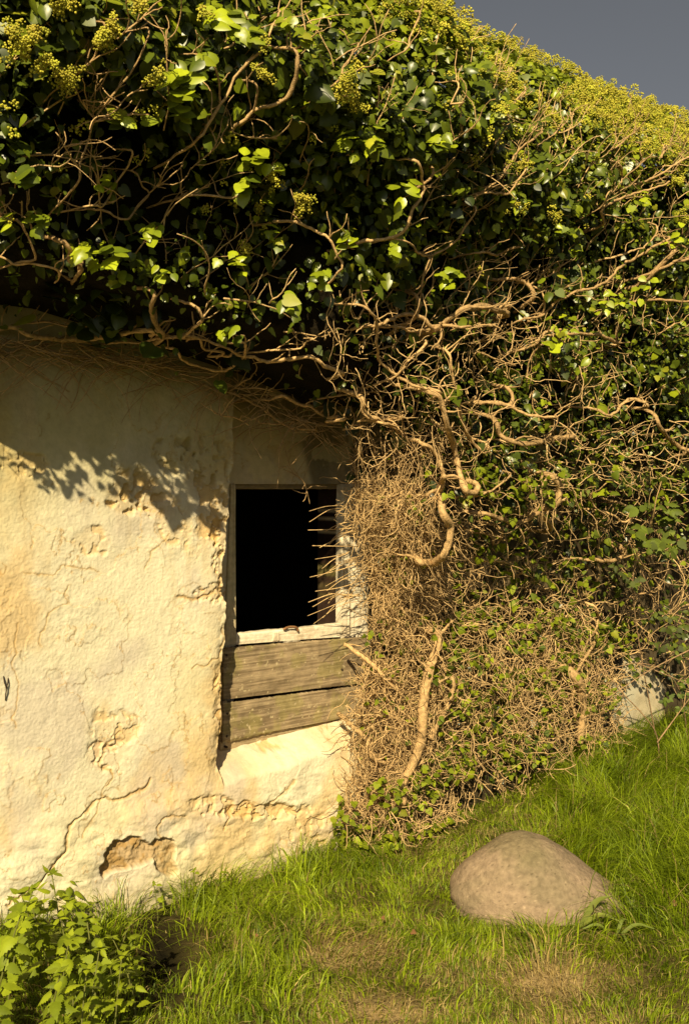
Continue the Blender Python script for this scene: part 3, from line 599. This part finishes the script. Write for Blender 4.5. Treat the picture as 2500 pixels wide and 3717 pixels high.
# ------------------------------------------------------------------ thin twigs of the ivy
A = Acc()
def walk(p, D, ln, seg, wig, pull=None):
    q = [p]
    for s in range(seg):
        D = unit(D+rnd3(1)[0]*wig+(pull if pull is not None else 0)); q.append(q[-1]+D*ln/seg)
    return np.array(q)
def dens_t(u, z): return np.clip(.25+.75*sstep(.2, 1.0, u), 0, 1)*sstep(2.95, 2.6, z)
P, N, u, z = surf(1700, dens_t, lambda n, z, u: rng.uniform(-.02, .10, n))
for p, nn, zz in zip(P, N, z):
    up = zz > 1.7; D = unit(nn*.4+np.array([.35, -.1, .8 if up else .1])+rnd3(1)[0]*(.55 if up else 1.0))
    ln = rng.uniform(.10, .30) if up else rng.uniform(.08, .25); q = walk(p-nn*.03, D, ln, 7, .35); R = rng.uniform(.0012, .0032); c = barkcol(p, .3+.9*rng.random())
    tube(A, resample(q, .02), [R, R*.5], 5, c, .2)
    for _ in range(rng.integers(1, 4)):
        i = rng.integers(1, 6); tube(A, walk(q[i], unit(D+rnd3(1)[0]*.8), ln*.35, 4, .35), [R*.6, R*.35], 4, c)
A.build('twigs', M['bark'], ivy)

# ------------------------------------------------------------------ dry creeper mat beside the window and along the right wall
A = Acc()
cx = np.array([0., 1]); 
def wallpt(x, y, o): return W(x*1.5944, y*1.5944, o)
def mat_twigs(n, region, lens, rad, wig, bright, lift=(0, .16), gr=(0, 0, -.05)):
    xs, ys = region
    for _ in range(n):
        x, y = region[0](), None
def edge_x(y): return float(np.interp(y, [700, 1080, 1150, 1250, 1340, 1450, 1500, 1640, 1760, 1860, 1960], [700, 800, 800, 822, 838, 842, 818, 792, 800, 768, 745]))+rng.normal(0, 9)
def tangle(n, quad, ln, R, wig, lift, mainD, light):
    for _ in range(n):
        a, b = rng.uniform(-.12, 1.12), rng.uniform(-.12, 1.12); q = np.array(quad, float)
        x, y = (q[0]*(1-a)+q[1]*a)*(1-b)+(q[3]*(1-a)+q[2]*a)*b
        f = float(fbm(np.array([x*.011]), np.array([y*.011]), 360, 4)[0]); ed = min(a, 1-a, b, 1-b)
        if f+ed*1.2 < .36+rng.uniform(0, .16) or x < edge_x(y): continue
        p = on_ivy(x, y, 0); p = wallpt(x, y, max(-p[1]-.10+rng.uniform(*lift), .01))
        if p[2] < .0 or (not clear(p[None])[0] and rng.random() < .93): continue
        D = unit(np.array(mainD)+rnd3(1)[0]*1.0); D[1] *= .4
        w_ = walk(p, D, rng.uniform(*ln), 9, wig); w_[:, 1] = np.minimum(w_[:, 1], -.012); w_[:, 2] = np.maximum(w_[:, 2], .0)
        if min(project(w_)[0])/1.5944 < edge_x(y)-6 and rng.random() < .8: continue
        r = rng.uniform(*R); tube(A, resample(w_, .018), [r, r*.5], 4, barkcol(p, rng.uniform(*light)))
hx = .62
# twig fringe beside the window
tangle(3900, [(780, 1110), (990, 1110), (1000, 1480), (835, 1450)], (.05, .18), (.0008, .0022), .48, (.02, .15), (-.25, -.1, -.4), (.25, 1.15))
tangle(4600, [(770, 1430), (1010, 1430), (960, 1850), (780, 1880)], (.05, .18), (.0008, .0026), .50, (.02, .16), (-.1, 0, -.4), (.15, 1.1))
tangle(1900, [(960, 1380), (1400, 1400), (1400, 1690), (960, 1850)], (.08, .24), (.0010, .0024), .45, (.02, .18), (0, 0, -.3), (.45, 1.0))
tangle(700, [(940, 1040), (1568, 1100), (1568, 1500), (960, 1420)], (.08, .22), (.0010, .0026), .45, (-.02, .16), (0, 0, -.2), (.3, .9))
tangle(650, [(740, 690), (1420, 690), (1400, 1110), (760, 1040)], (.06, .20), (.0010, .0026), .42, (.04, .17), (.2, 0, .2), (.4, 1.0))
tangle(1000, [(1120, 1400), (1420, 1450), (1410, 1690), (1150, 1720)], (.06, .18), (.0010, .0022), .50, (.06, .18), (0, 0, -.2), (.3, 1.1))
tangle(500, [(960, 1120), (1080, 1120), (1100, 1700), (980, 1800)], (.06, .18), (.0010, .0022), .50, (.04, .16), (0, 0, -.4), (.5, 1.0))
tangle(420, [(790, 960), (1000, 980), (990, 1150), (810, 1140)], (.08, .24), (.0010, .0020), .3, (-.02, .10), (.1, 0, -.5), (.1, .6))
tangle(260, [(780, 1850), (1000, 1830), (960, 1960), (740, 1920)], (.06, .18), (.0012, .0024), .45, (.05, .2), (-.3, 0, -.1), (.5, 1.0))
# shoots reaching over the window opening
for _ in range(42):
    y = rng.uniform(1120, 1370); x = rng.uniform(790, 850); p = wallpt(x, y, rng.uniform(.02, .12))
    e = wallpt(rng.uniform(700, 785), y+rng.uniform(-5, 55), rng.uniform(-.03, .08)); m_ = (p+e)/2+rnd3(1)[0]*.02+[0, -.01, .012]
    r = rng.uniform(.0013, .0024); tube(A, resample([p, m_, e], .012), [r, r*.6], 5, barkcol(p, rng.uniform(.7, 1.1)))
# dark hair roots on the wall under the eaves
for _ in range(230):
    x = rng.uniform(-40, 760); y0 = np.interp(x, [0, 300, 520, 760], [790, 815, 880, 1000]); p = wallpt(x, y0+rng.uniform(-30, 14), rng.uniform(.02, .10))
    w_ = walk(p, unit(np.array([rng.choice([-1, 1])*.8, 0, -.3])+rnd3(1)[0]*.3), rng.uniform(.1, .32), 9, .22, np.array([.05, 0, -.02])); w_[:, 1] = np.minimum(w_[:, 1], -.012)
    r = rng.uniform(.0008, .0026); tube(A, resample(w_, .02), [r, r*.5], 4, barkcol(p, rng.uniform(0, .5)))
mat_o = A.build('dry_creeper_twigs', M['bark'])
tag(mat_o, 'tangled mat of dry tan twigs beside the window and along the wall', 'twigs', kind='stuff')

# small leaves through the creeper mat and at its foot
A = Acc()
def small_leaves(n, quad, lift, size, b):
    q = np.array(quad, float); P = []
    for _ in range(n):
        a, c = rng.random(2); x, y = (q[0]*(1-a)+q[1]*a)*(1-c)+(q[3]*(1-a)+q[2]*a)*c
        if fbm(np.array([x*.02]), np.array([y*.02]), 350, 3)[0] < .42: continue
        p = on_ivy(x, y, 0); P.append(wallpt(x, y, max(-p[1]-.06+rng.uniform(*lift), .02)))
    P = np.array(P); P = P[clear(P)]; P[:, 2] = np.maximum(P[:, 2], .02); n = len(P)
    Nn = unit(np.array([-.3, -.7, .5])+rnd3(n)*.8); T = np.array([0, 0, -.7])+rnd3(n)
    scatter(A, L_LOB, P, Nn, T, rng.uniform(*size, n), leafcol(n, b+.12))
small_leaves(2900, [(960, 1380), (1440, 1400), (1440, 1690), (940, 1850)], (.0, .16), (.014, .030), .55)
small_leaves(330, [(830, 1430), (1010, 1430), (960, 1850), (800, 1880)], (.0, .12), (.012, .026), .6)
small_leaves(150, [(850, 1120), (990, 1120), (1000, 1430), (860, 1430)], (.0, .12), (.012, .026), .6)
small_leaves(600, [(780, 1790), (1100, 1720), (1000, 1960), (740, 1960)], (.02, .18), (.016, .032), .7)
small_leaves(650, [(1000, 1060), (1568, 1060), (1568, 1480), (1020, 1380)], (.02, .14), (.018, .04), .55)
low = A.build('creeping_ivy', M['dull'])
tag(low, 'small ivy leaves threading the dry twigs at the foot of the wall', 'ivy', kind='stuff')

# ------------------------------------------------------------------ boulder
bc = G(1926, 3262, .0); bx, by = bc[0], bc[1]
seg, rings = 260, 150
ph = np.linspace(0, 2*pi, seg, endpoint=False); tt = np.linspace(-1.1, pi/2, rings)
PH, TT = np.meshgrid(ph, tt, indexing='ij')
ex = np.cos(TT); X = np.sign(np.cos(PH))*np.abs(np.cos(PH))**.92*ex**np.where(TT > 0, 1.12, .8); Yy = np.sign(np.sin(PH))*np.abs(np.sin(PH))**.92*ex**np.where(TT > 0, 1.12, .8); Zz = np.sin(TT)
# local axes: X to the picture's right, Y away from the viewer
ax, bxx, hz = .292, .20, .212
X2 = X*(1+.10*X*np.clip(1-np.abs(Zz)*1.5, 0, 1)); X2 = X2*(1+.07*sstep(.5, 1, X))-.13*np.clip(Zz, 0, 1)-.10*np.clip(-Zz, 0, 1)*(X > 0)
n = (fbm(X*1.6+5, Yy*1.6+Zz*1.4, 400, 3)-.5)*.10+(fbm(X*6+5, Yy*6+Zz*5, 404, 3)-.5)*.018
k = 1+n
_h = np.interp(X2, [-1.1, -.9, -.75, -.4, -.1, .2, .5, .8, 1.0, 1.15], [.55, .66, .80, .95, 1.02, .98, .84, .66, .5, .4]); Lx = X2*ax*k; Ly = Yy*bxx*k; Lz = Zz*hz*k*np.where(Zz > 0, _h*1.05, 1)
Wp = np.array([bx, by, gz(bx, by)*1.0+.012])[None, None]+Lx[..., None]*_r+Ly[..., None]*unit(np.array([_f[0], _f[1], 0]))+Lz[..., None]*np.array([0, 0, 1.])
V = Wp.reshape(-1, 3); i = np.arange(seg)[:, None]; j = np.arange(rings-1)[None]; i2 = (i+1) % seg
F = np.stack([i*rings+j, i2*rings+j, i2*rings+j+1, i*rings+j+1], -1).reshape(-1, 4)
c1 = np.array([.21, .165, .105]); c2 = np.array([.27, .20, .135]); c3 = np.array([.15, .13, .065])
a = sstep(.35, .65, fbm(V[:, 0]*9, V[:, 2]*9+V[:, 1]*5, 410, 4))[:, None]; C = c1*(1-a)+c2*a
a = (sstep(.45, .65, fbm(V[:, 0]*7+3, V[:, 1]*7, 414, 4))*sstep(.08, .22, V[:, 2]))[:, None]*.6; C = C*(1-a)+c3*a
_k = unit(np.random.default_rng(5).normal(size=(900, 3))); _g = np.stack([X2.ravel(), Yy.ravel(), Zz.ravel()], 1); _g = unit(_g)
_m = (_g@_k.T); _w = np.random.default_rng(6).uniform(.004, .014, 900)
_d = (np.arccos(np.clip(_m, -1, 1))/_w[None]); _i = _d.argmin(1); _dd = _d.min(1); _s = sstep(1.2, .7, _dd)[:, None]
C = np.where((_i % 4 == 0)[:, None], C*(1+.5*_s), C*(1-.5*_s)); V = V-_g*(_s*.0012)
boulder = mesh('boulder', V, F, M['stone'], col=C)
tag(boulder, 'large smooth pinkish brown boulder half sunk in the long grass', 'boulder')

# ------------------------------------------------------------------ grass
def in_boulder(x, y, m=1.0):
    dx = (x-bx)*_r[0]+(y-by)*_r[1]; fh = unit(_f*[1, 1, 0]); dy = (x-bx)*fh[0]+(y-by)*fh[1]
    return (dx/(ax*1.0*m))**2+(dy/(bxx*1.0*m))**2 < 1
def blades(acc, n, box_, lenf, wid, colf, keep, segs=3, lean=(.5, .5), flow=1.0):
    x = rng.uniform(box_[0], box_[1], n); y = rng.uniform(box_[2], box_[3], n)
    k = rng.random(n) < keep(x, y); x = x[k]; y = y[k]; n = len(x)
    z = gz(x, y)-.004; L = lenf(x, y)*rng.uniform(.6, 1.3, n)
    th = fbm(x*2.6, y*2.6, 500, 3)*2*pi*3.0+rng.normal(0, .75, n)*flow
    D = np.stack([np.cos(th), np.sin(th), 0*th], 1)
    ln = np.clip(rng.normal(lean[0], lean[1], n), .05, 1.5); up = np.array([0, 0, 1.])
    ts = np.linspace(0, 1, segs+1)
    P = np.stack([x, y, z], 1)
    an = rng.uniform(0, 2*pi, n); B = np.stack([np.cos(an), np.sin(an), 0*an], 1)*.8+np.cross(D, up)*.2
    rows = []
    for t in ts:
        bend = ln*t
        c = P+L[:, None]*(up*(np.sin(np.minimum(t*1.0, 1)*(pi/2)*.9)*np.cos(np.minimum(ln, 1.3)*t*.9))[:, None]*1.0+D*(bend*t)[:, None])
        rows.append((c, wid*(1-t*.97)*rng.uniform(.9, 1.1)))
    ws = rng.uniform(.6, 1.4, n)[:, None]
    V = np.stack([np.stack([c-B*w_*ws, c+B*w_*ws], 1) for c, w_ in rows], 1).reshape(-1, 3)
    m = 2*(segs+1); F = np.array([[2*s, 2*s+1, 2*s+3, 2*s+2] for s in range(segs)])
    F = (F[None]+(np.arange(n)*m)[:, None, None]).reshape(-1, 4)
    acc.add(V, F, np.repeat(colf(x, y, n), m, 0))
def dry(x, y):
    px, py, _ = project(np.stack([x, y, 0*x], 1)); px = px/1.594; py = py/1.594
    d = np.zeros_like(x)
    for (cx_, cy_, rx, ry, s) in [(800, 2165, 120, 60, .8), (1250, 2225, 170, 70, .85), (860, 2300, 170, 40, .8), (1290, 2320, 160, 30, .7), (1000, 2230, 90, 60, .4), (1120, 1900, 150, 60, .25), (900, 1890, 160, 50, .5), (560, 2150, 60, 40, .4)]:
        d = np.maximum(d, s*np.exp(-((px-cx_)/rx)**2-((py-cy_)/ry)**2))
    return d*(.6+.8*fbm(x*9, y*9, 510, 3))
def longg(x, y):
    px, py, _ = project(np.stack([x, y, 0*x], 1)); px = px/1.594; py = py/1.594
    right = sstep(1180, 1330, px)*sstep(2160, 2040, py); foot = sstep(-.42, -.12, y)*sstep(.9, .3, x); mid = np.exp(-((px-480)/230)**2-((py-2110)/90)**2)*.55
    rb = np.exp(-((px-1200)/260)**2-((py-2150)/40)**2)*.35; lb = np.exp(-((px-560)/160)**2-((py-2260)/70)**2)*.6
    bk = sstep(1.3, 2.0, x)*sstep(-1.2, -.5, y)*.9
    return np.clip(np.maximum.reduce([right, foot*.7, mid, rb, lb, bk]), 0, 1)
def gcol(x, y, n, dl=1.0):
    d = dry(x, y)*1.1; g1 = np.array([.11, .17, .005]); g2 = np.array([.34, .44, .014]); st = np.array([.48, .36, .13])
    r = np.clip(.5*fbm(x*3, y*3, 520, 3)+.6*sstep(.35, .65, fbm(x*14, y*14, 525, 3))-.15+rng.normal(0, .22, n)+.1, 0, 1)[:, None]; c = g1*(1-r)+g2*r
    s = (rng.random(n) < (.08+d*.9)*dl)[:, None]; c = np.where(s, st*rng.uniform(.6, 1.15, (n, 1)), c)
    return c*rng.uniform(.5, 1.25, (n, 1))
def keep0(x, y):
    k = (~in_boulder(x, y, .88)) & (y < -.035+.0*x)
    px, py, dep = project(np.stack([x, y, gz(x, y)], 1)); vis = (px > -500) & (px < 3000) & (py < 4300) & (dep > .5)
    hol = np.exp(-((px-590)/150)**2-((py-3470)/220)**2)*(.42+.9*fbm(x*14, y*14, 540, 3))
    return k*vis*(1-.9*np.clip(dry(x, y), 0, 1)*.40)*(1-.97*np.clip(hol*1.6, 0, 1))
A = Acc()
blades(A, 560000, (-2.2, 4.2, -3.2, 0), lambda x, y: .028+.02*longg(x, y), .0015, gcol, lambda x, y: keep0(x, y)*(.45+.6*sstep(.35, .6, fbm(x*11, y*11, 530, 3))), 2, (.8, .35))
blades(A, 250000, (-2.2, 4.2, -3.2, 0), lambda x, y: .05+.12*longg(x, y), .0026, lambda x, y, n: gcol(x, y, n, .6), lambda x, y: keep0(x, y)*(.26+.8*longg(x, y))*(.25+.9*sstep(.38, .58, fbm(x*8+5, y*8, 535, 3))), 4, (1.0, .4), .75)
tag(A.build('grass', M['grass'], smooth=True), 'green lawn grass with dry straw patches and longer tufts by the boulder', 'grass', kind='stuff')

# straw and dead grass lying flat
A = Acc(); n = 30000; x = rng.uniform(-1.8, 3.0, n); y = rng.uniform(-2.6, 0, n)
k = (rng.random(n) < dry(x, y)*1.3+.08) & ~in_boulder(x, y); x = x[k]; y = y[k]; n = len(x); an = rng.uniform(0, 2*pi, n); L = rng.uniform(.006, .022, n)
D = np.stack([np.cos(an), np.sin(an), rng.normal(0, .15, n)], 1)*L[:, None]; B = np.stack([-np.sin(an), np.cos(an), 0*an], 1)*.0010
P = np.stack([x, y, gz(x, y)+.006+rng.uniform(0, .02, n)], 1); V = np.stack([P-D-B, P-D+B, P+[0, 0, .004]+B, P+[0, 0, .004]-B, P+D+B*.3, P+D-B*.3], 1).reshape(-1, 3)
F = (np.array([[0, 1, 2, 3], [3, 2, 4, 5]])[None]+(np.arange(n)*6)[:, None, None]).reshape(-1, 4)
A.add(V, F, np.repeat(np.array([.46, .36, .15])*rng.uniform(.5, 1.1, (n, 1)), 6, 0))
tag(A.build('straw', M['dull']), 'thin dead grass stalks lying over the bare worn patches', 'straw', kind='stuff')

# ------------------------------------------------------------------ nettles
def nettle(h, lean, rs, sz=1.0):
    r = np.random.default_rng(rs); root = empty('nettle', (0, 0, 0)); A = Acc(); B = Acc()
    k = np.arange(9)/8; st = np.stack([lean[0]*k**1.6, lean[1]*k**1.6, h*k], 1)
    tube(A, st, [.003, .0016], 6, (.16, .17, .04)); A.build('stem', M['dull'], root)
    P = []; N = []; T = []; S = []; nn = int(h/.026)
    for q in range(nn):
        t = .15+.85*(q+1)/nn; c = np.array([np.interp(t, k, st[:, d]) for d in range(3)]); a0 = q*pi/2+r.normal(0, .3)
        s = (.034 if t < .85 else .024)*r.uniform(.8, 1.15)*sz*(1.1-.25*t)
        for a in (a0, a0+pi):
            d = np.array([math.cos(a), math.sin(a), r.uniform(-.25, .35)]); P.append(c+d*.012); T.append(d+[0, 0, -.15]); N.append(np.array([0, 0, .8])+.9*SUN+r.normal(0, .3, 3)); S.append(s*1.25)
    top = st[-1]
    for a in r.uniform(0, 2*pi, 5): d = np.array([math.cos(a), math.sin(a), .5]); P.append(top); T.append(d); N.append(np.array([-d[0]*.5, -d[1]*.5, 1.])); S.append(.022*sz)
    n = len(P); b = r.random((n, 1)); col = np.array([.19, .25, .010])*(.55+.7*b)+np.array([.05, .03, 0])*b*b
    scatter(B, L_NET, np.array(P), np.array(N), np.array(T), np.array(S), col); B.build('foliage', M['dull'], root)
    return root
protos = [nettle(.31, (.06, -.04), 1, 1.15), nettle(.27, (-.05, .03), 2, 1.15), nettle(.23, (.04, .06), 3, 1.1), nettle(.18, (.03, -.05), 4, 1.0), nettle(.13, (-.02, 0), 5, .8)]
used = set()
def put(k, loc, rz, sc_, label, group=None, cat='nettle'):
    src = protos[k]
    if k not in used: o = src; used.add(k)
    else:
        o = src.copy(); link(o)
        for c in list(src.children):
            d = c.copy(); link(d, o)
    o.location = loc; o.rotation_euler = (0, 0, rz); o.scale = (sc_,)*3
    tag(o, label, cat, group); return o
def gpt(px, py, z=0):
    p = G(px*1.5944, py*1.5944, z); p[2] = gz(p[0], p[1]); return p
pat = 'bright green toothed nettle crowded in the patch left of the dark hollow'
spots = [(20, 2330, 0), (70, 2345, 1), (120, 2330, 0), (170, 2350, 1), (220, 2340, 2), (265, 2360, 3), (40, 2270, 2), (95, 2270, 1), (150, 2275, 0), (205, 2280, 1), (255, 2275, 2), (300, 2290, 3), (60, 2400, 1), (130, 2420, 0), (200, 2420, 2), (260, 2420, 1),
         (-20, 2420, 0), (20, 2480, 1), (100, 2500, 0), (180, 2490, 1), (250, 2490, 3), (75, 2215, 3), (170, 2220, 2), (235, 2215, 3), (310, 2350, 4), (-30, 2300, 1), (120, 2205, 2), (285, 2235, 3)]
for q, (x, y, k) in enumerate(spots):
    if q in (1, 6, 12, 20): continue
    put(k, gpt(x, y), rng.uniform(0, 6.28), rng.uniform(.8, 1.05), pat, 'nettles in the lower left patch')
put(2, gpt(180, 2110), 1.0, .85, 'taller pale nettle against the wall left of the brown plaster hole', 'nettles along the foot of the wall')
put(3, gpt(150, 2120), 2.0, .9, 'small nettle at the wall foot with yellow green tips, left of the brown plaster hole', 'nettles along the foot of the wall')
put(4, gpt(205, 2090), 3.0, .9, 'low nettle beside the taller pale one against the wall', 'nettles along the foot of the wall')
put(2, gpt(-5, 2110), 4.0, 1.0, 'nettle at the wall foot cut by the left edge of the photo', 'nettles along the foot of the wall')
put(4, gpt(445, 2060), 4.4, 1.0, 'little dark nettle growing right of the brown plaster hole', 'nettles along the foot of the wall')
put(4, gpt(360, 2080), 5.0, .9, 'little nettle directly under the brown plaster hole', 'nettles along the foot of the wall')
put(3, gpt(490, 2045), .4, .6, 'thin seedling nettle against the white wall under the boards', 'nettles along the foot of the wall')
put(4, gpt(25, 2075), .9, .8, 'small nettle against the wall near the left edge of the photo', 'nettles along the foot of the wall')

# ------------------------------------------------------------------ brambles on the right
def bramble(name, canes, leaves, label, sz=.05, col=(.09, .12, .012)):
    root = tag(empty(name, tuple(canes[0][0])), label, 'bramble'); 
    for cpts in canes:
        A = Acc(); P = resample(np.array(cpts), .03); tube(A, P, [.0035, .0018], 6, (.34, .22, .12), .2); A.build('cane', M['bark'], root)
    B = Acc(); P = []; N = []; T = []; S = []
    for c in leaves:
        base = np.array(c); out = unit(np.array([-.3, -.6, .2])+rnd3(1)[0]*.6); out[2] = rng.uniform(-.5, .3)
        side = unit(np.cross(out, [0, 0, 1])); nn = unit(SUN+rnd3(1)[0]*.5)
        for d, s in ((out, 1.), (unit(out*.2+side), .8), (unit(out*.2-side), .8)):
            P.append(base+d*.01); T.append(d); N.append(nn); S.append(sz*s*rng.uniform(.8, 1.15))
    n = len(P); scatter(B, L_BRA, np.array(P), np.array(N), np.array(T), np.array(S), np.array(col)*rng.uniform(.6, 1.5, (n, 1))); B.build('foliage', M['dull'], root)
def wp(x, y, o): return wallpt(x, y, o)
def rp(x, y, o): 
    p = wallpt(x, y, o); return p
lv = [wp(1470+rng.uniform(-25, 85), rng.uniform(1140, 1260), .42+rng.uniform(0, .08)) for _ in range(20)]
bramble('bramble', [[wp(1500, 1720, .2)*[1, 1, 0]+[0, 0, .02], wp(1440, 1350, .36), wp(1475, 1200, .42), wp(1500, 1110, .42)], [wp(1480, 1350, .38), wp(1430, 1230, .42)]], lv,
        'leafy green bramble reaching up the ivy at the right edge', .052)
lv = [wp(1420+rng.uniform(-20, 60), rng.uniform(1270, 1330), .40+rng.uniform(0, .05)) for _ in range(5)]
bramble('bramble', [[wp(1568, 1700, .2)*[1, 1, 0]+[0, 0, .02], wp(1540, 1560, .33), wp(1450, 1510, .36), wp(1300, 1560, .30), wp(1250, 1580, .25)], [wp(1450, 1510, .36), wp(1568, 1560, .38), wp(1620, 1600, .4)], [wp(1568, 1480, .4), wp(1480, 1525, .38), wp(1380, 1590, .36)]],
        lv+[wp(rng.uniform(1490, 1580), rng.uniform(1390, 1500), .28) for _ in range(20)], 'brown arching bramble canes above the white wall patch on the right', .035, (.07, .09, .012))
bramble('bramble', [[wp(1500, 1790, .35)*[1, 1, 0]+[0, 0, .02], wp(1495, 1680, .38), wp(1465, 1630, .40), wp(1400, 1560, .36), wp(1360, 1500, .33)], [wp(1495, 1690, .38), wp(1568, 1590, .44)]],
        [wp(1530+rng.uniform(-20, 50), rng.uniform(1540, 1620), .30) for _ in range(9)], 'bare thin bramble cane standing in the tall grass on the right', .03, (.07, .10, .012))

# ------------------------------------------------------------------ dock leaves beside the boulder, dead leaves
def dock(name, base, ends, wd, label, col=(.17, .20, .035)):
    root = tag(empty(name, tuple(base)), label, 'weed')
    for e in ends:
        A = Acc(); e = np.array(e); P = resample(np.array([base, (np.array(base)+e)/2+[0, 0, .03], e]), .01); m = len(P); t = np.linspace(0, 1, m)
        wv = wd*np.sin(np.clip(t*1.05, 0, 1)*pi)**.7+.002; s = np.cross(unit(np.gradient(P, axis=0)), [0.1, -.5, .85]); s = unit(s)
        V = np.concatenate([P-s*wv[:, None], P-[0, 0, .004], P+s*wv[:, None]]); k = np.arange(m-1)
        A.add(V, np.concatenate([np.stack([k, k+1, m+k+1, m+k], 1), np.stack([m+k, m+k+1, 2*m+k+1, 2*m+k], 1)]), np.array(col)*rng.uniform(.8, 1.2)); A.build('leaf', M['dull'], root)
b0 = gpt(1318, 2108)
dock('dock_plant', b0, [b0+_r*.10+[0, 0, .10], b0+_r*.10+[0, -.03, .03]], .008, 'broad grey green dock leaf leaning on the lower right of the boulder')
b0 = gpt(1400, 2128)
dock('plantain', b0, [b0+_r*.12+[0, 0, .035], b0+_r*.07+[.02, .05, .04], b0-_r*.10+[0, 0, .035], b0+[-.05, -.08, .025]], .004, 'flat ribbed plantain in the grass right in front of the boulder', (.14, .18, .03))
A = Acc()
for q, (x, y, s, lab) in enumerate([(585, 2163, .022, 'curled orange dead leaf in the grass left of the worn patch'), (940, 2150, .028, 'brown dead leaf on the bare patch in front of the boulder'), (1530, 2080, .03, 'brown dead leaf in the grass near the right edge'),
                                    (870, 2110, .02, 'small rolled dead leaf at the top of the bare patch')]):
    A = Acc(); p = gpt(x, y)+[0, 0, .04]; scatter(A, L_OV, np.array([p]), unit(np.array([SUN+rnd3(1)[0]*.3])), rnd3(1), np.array([s*.7]), np.array([[.22, .11, .045]]))
    tag(A.build('dead_leaf', M['dull']), lab, 'leaf', 'dead leaves on the grass')
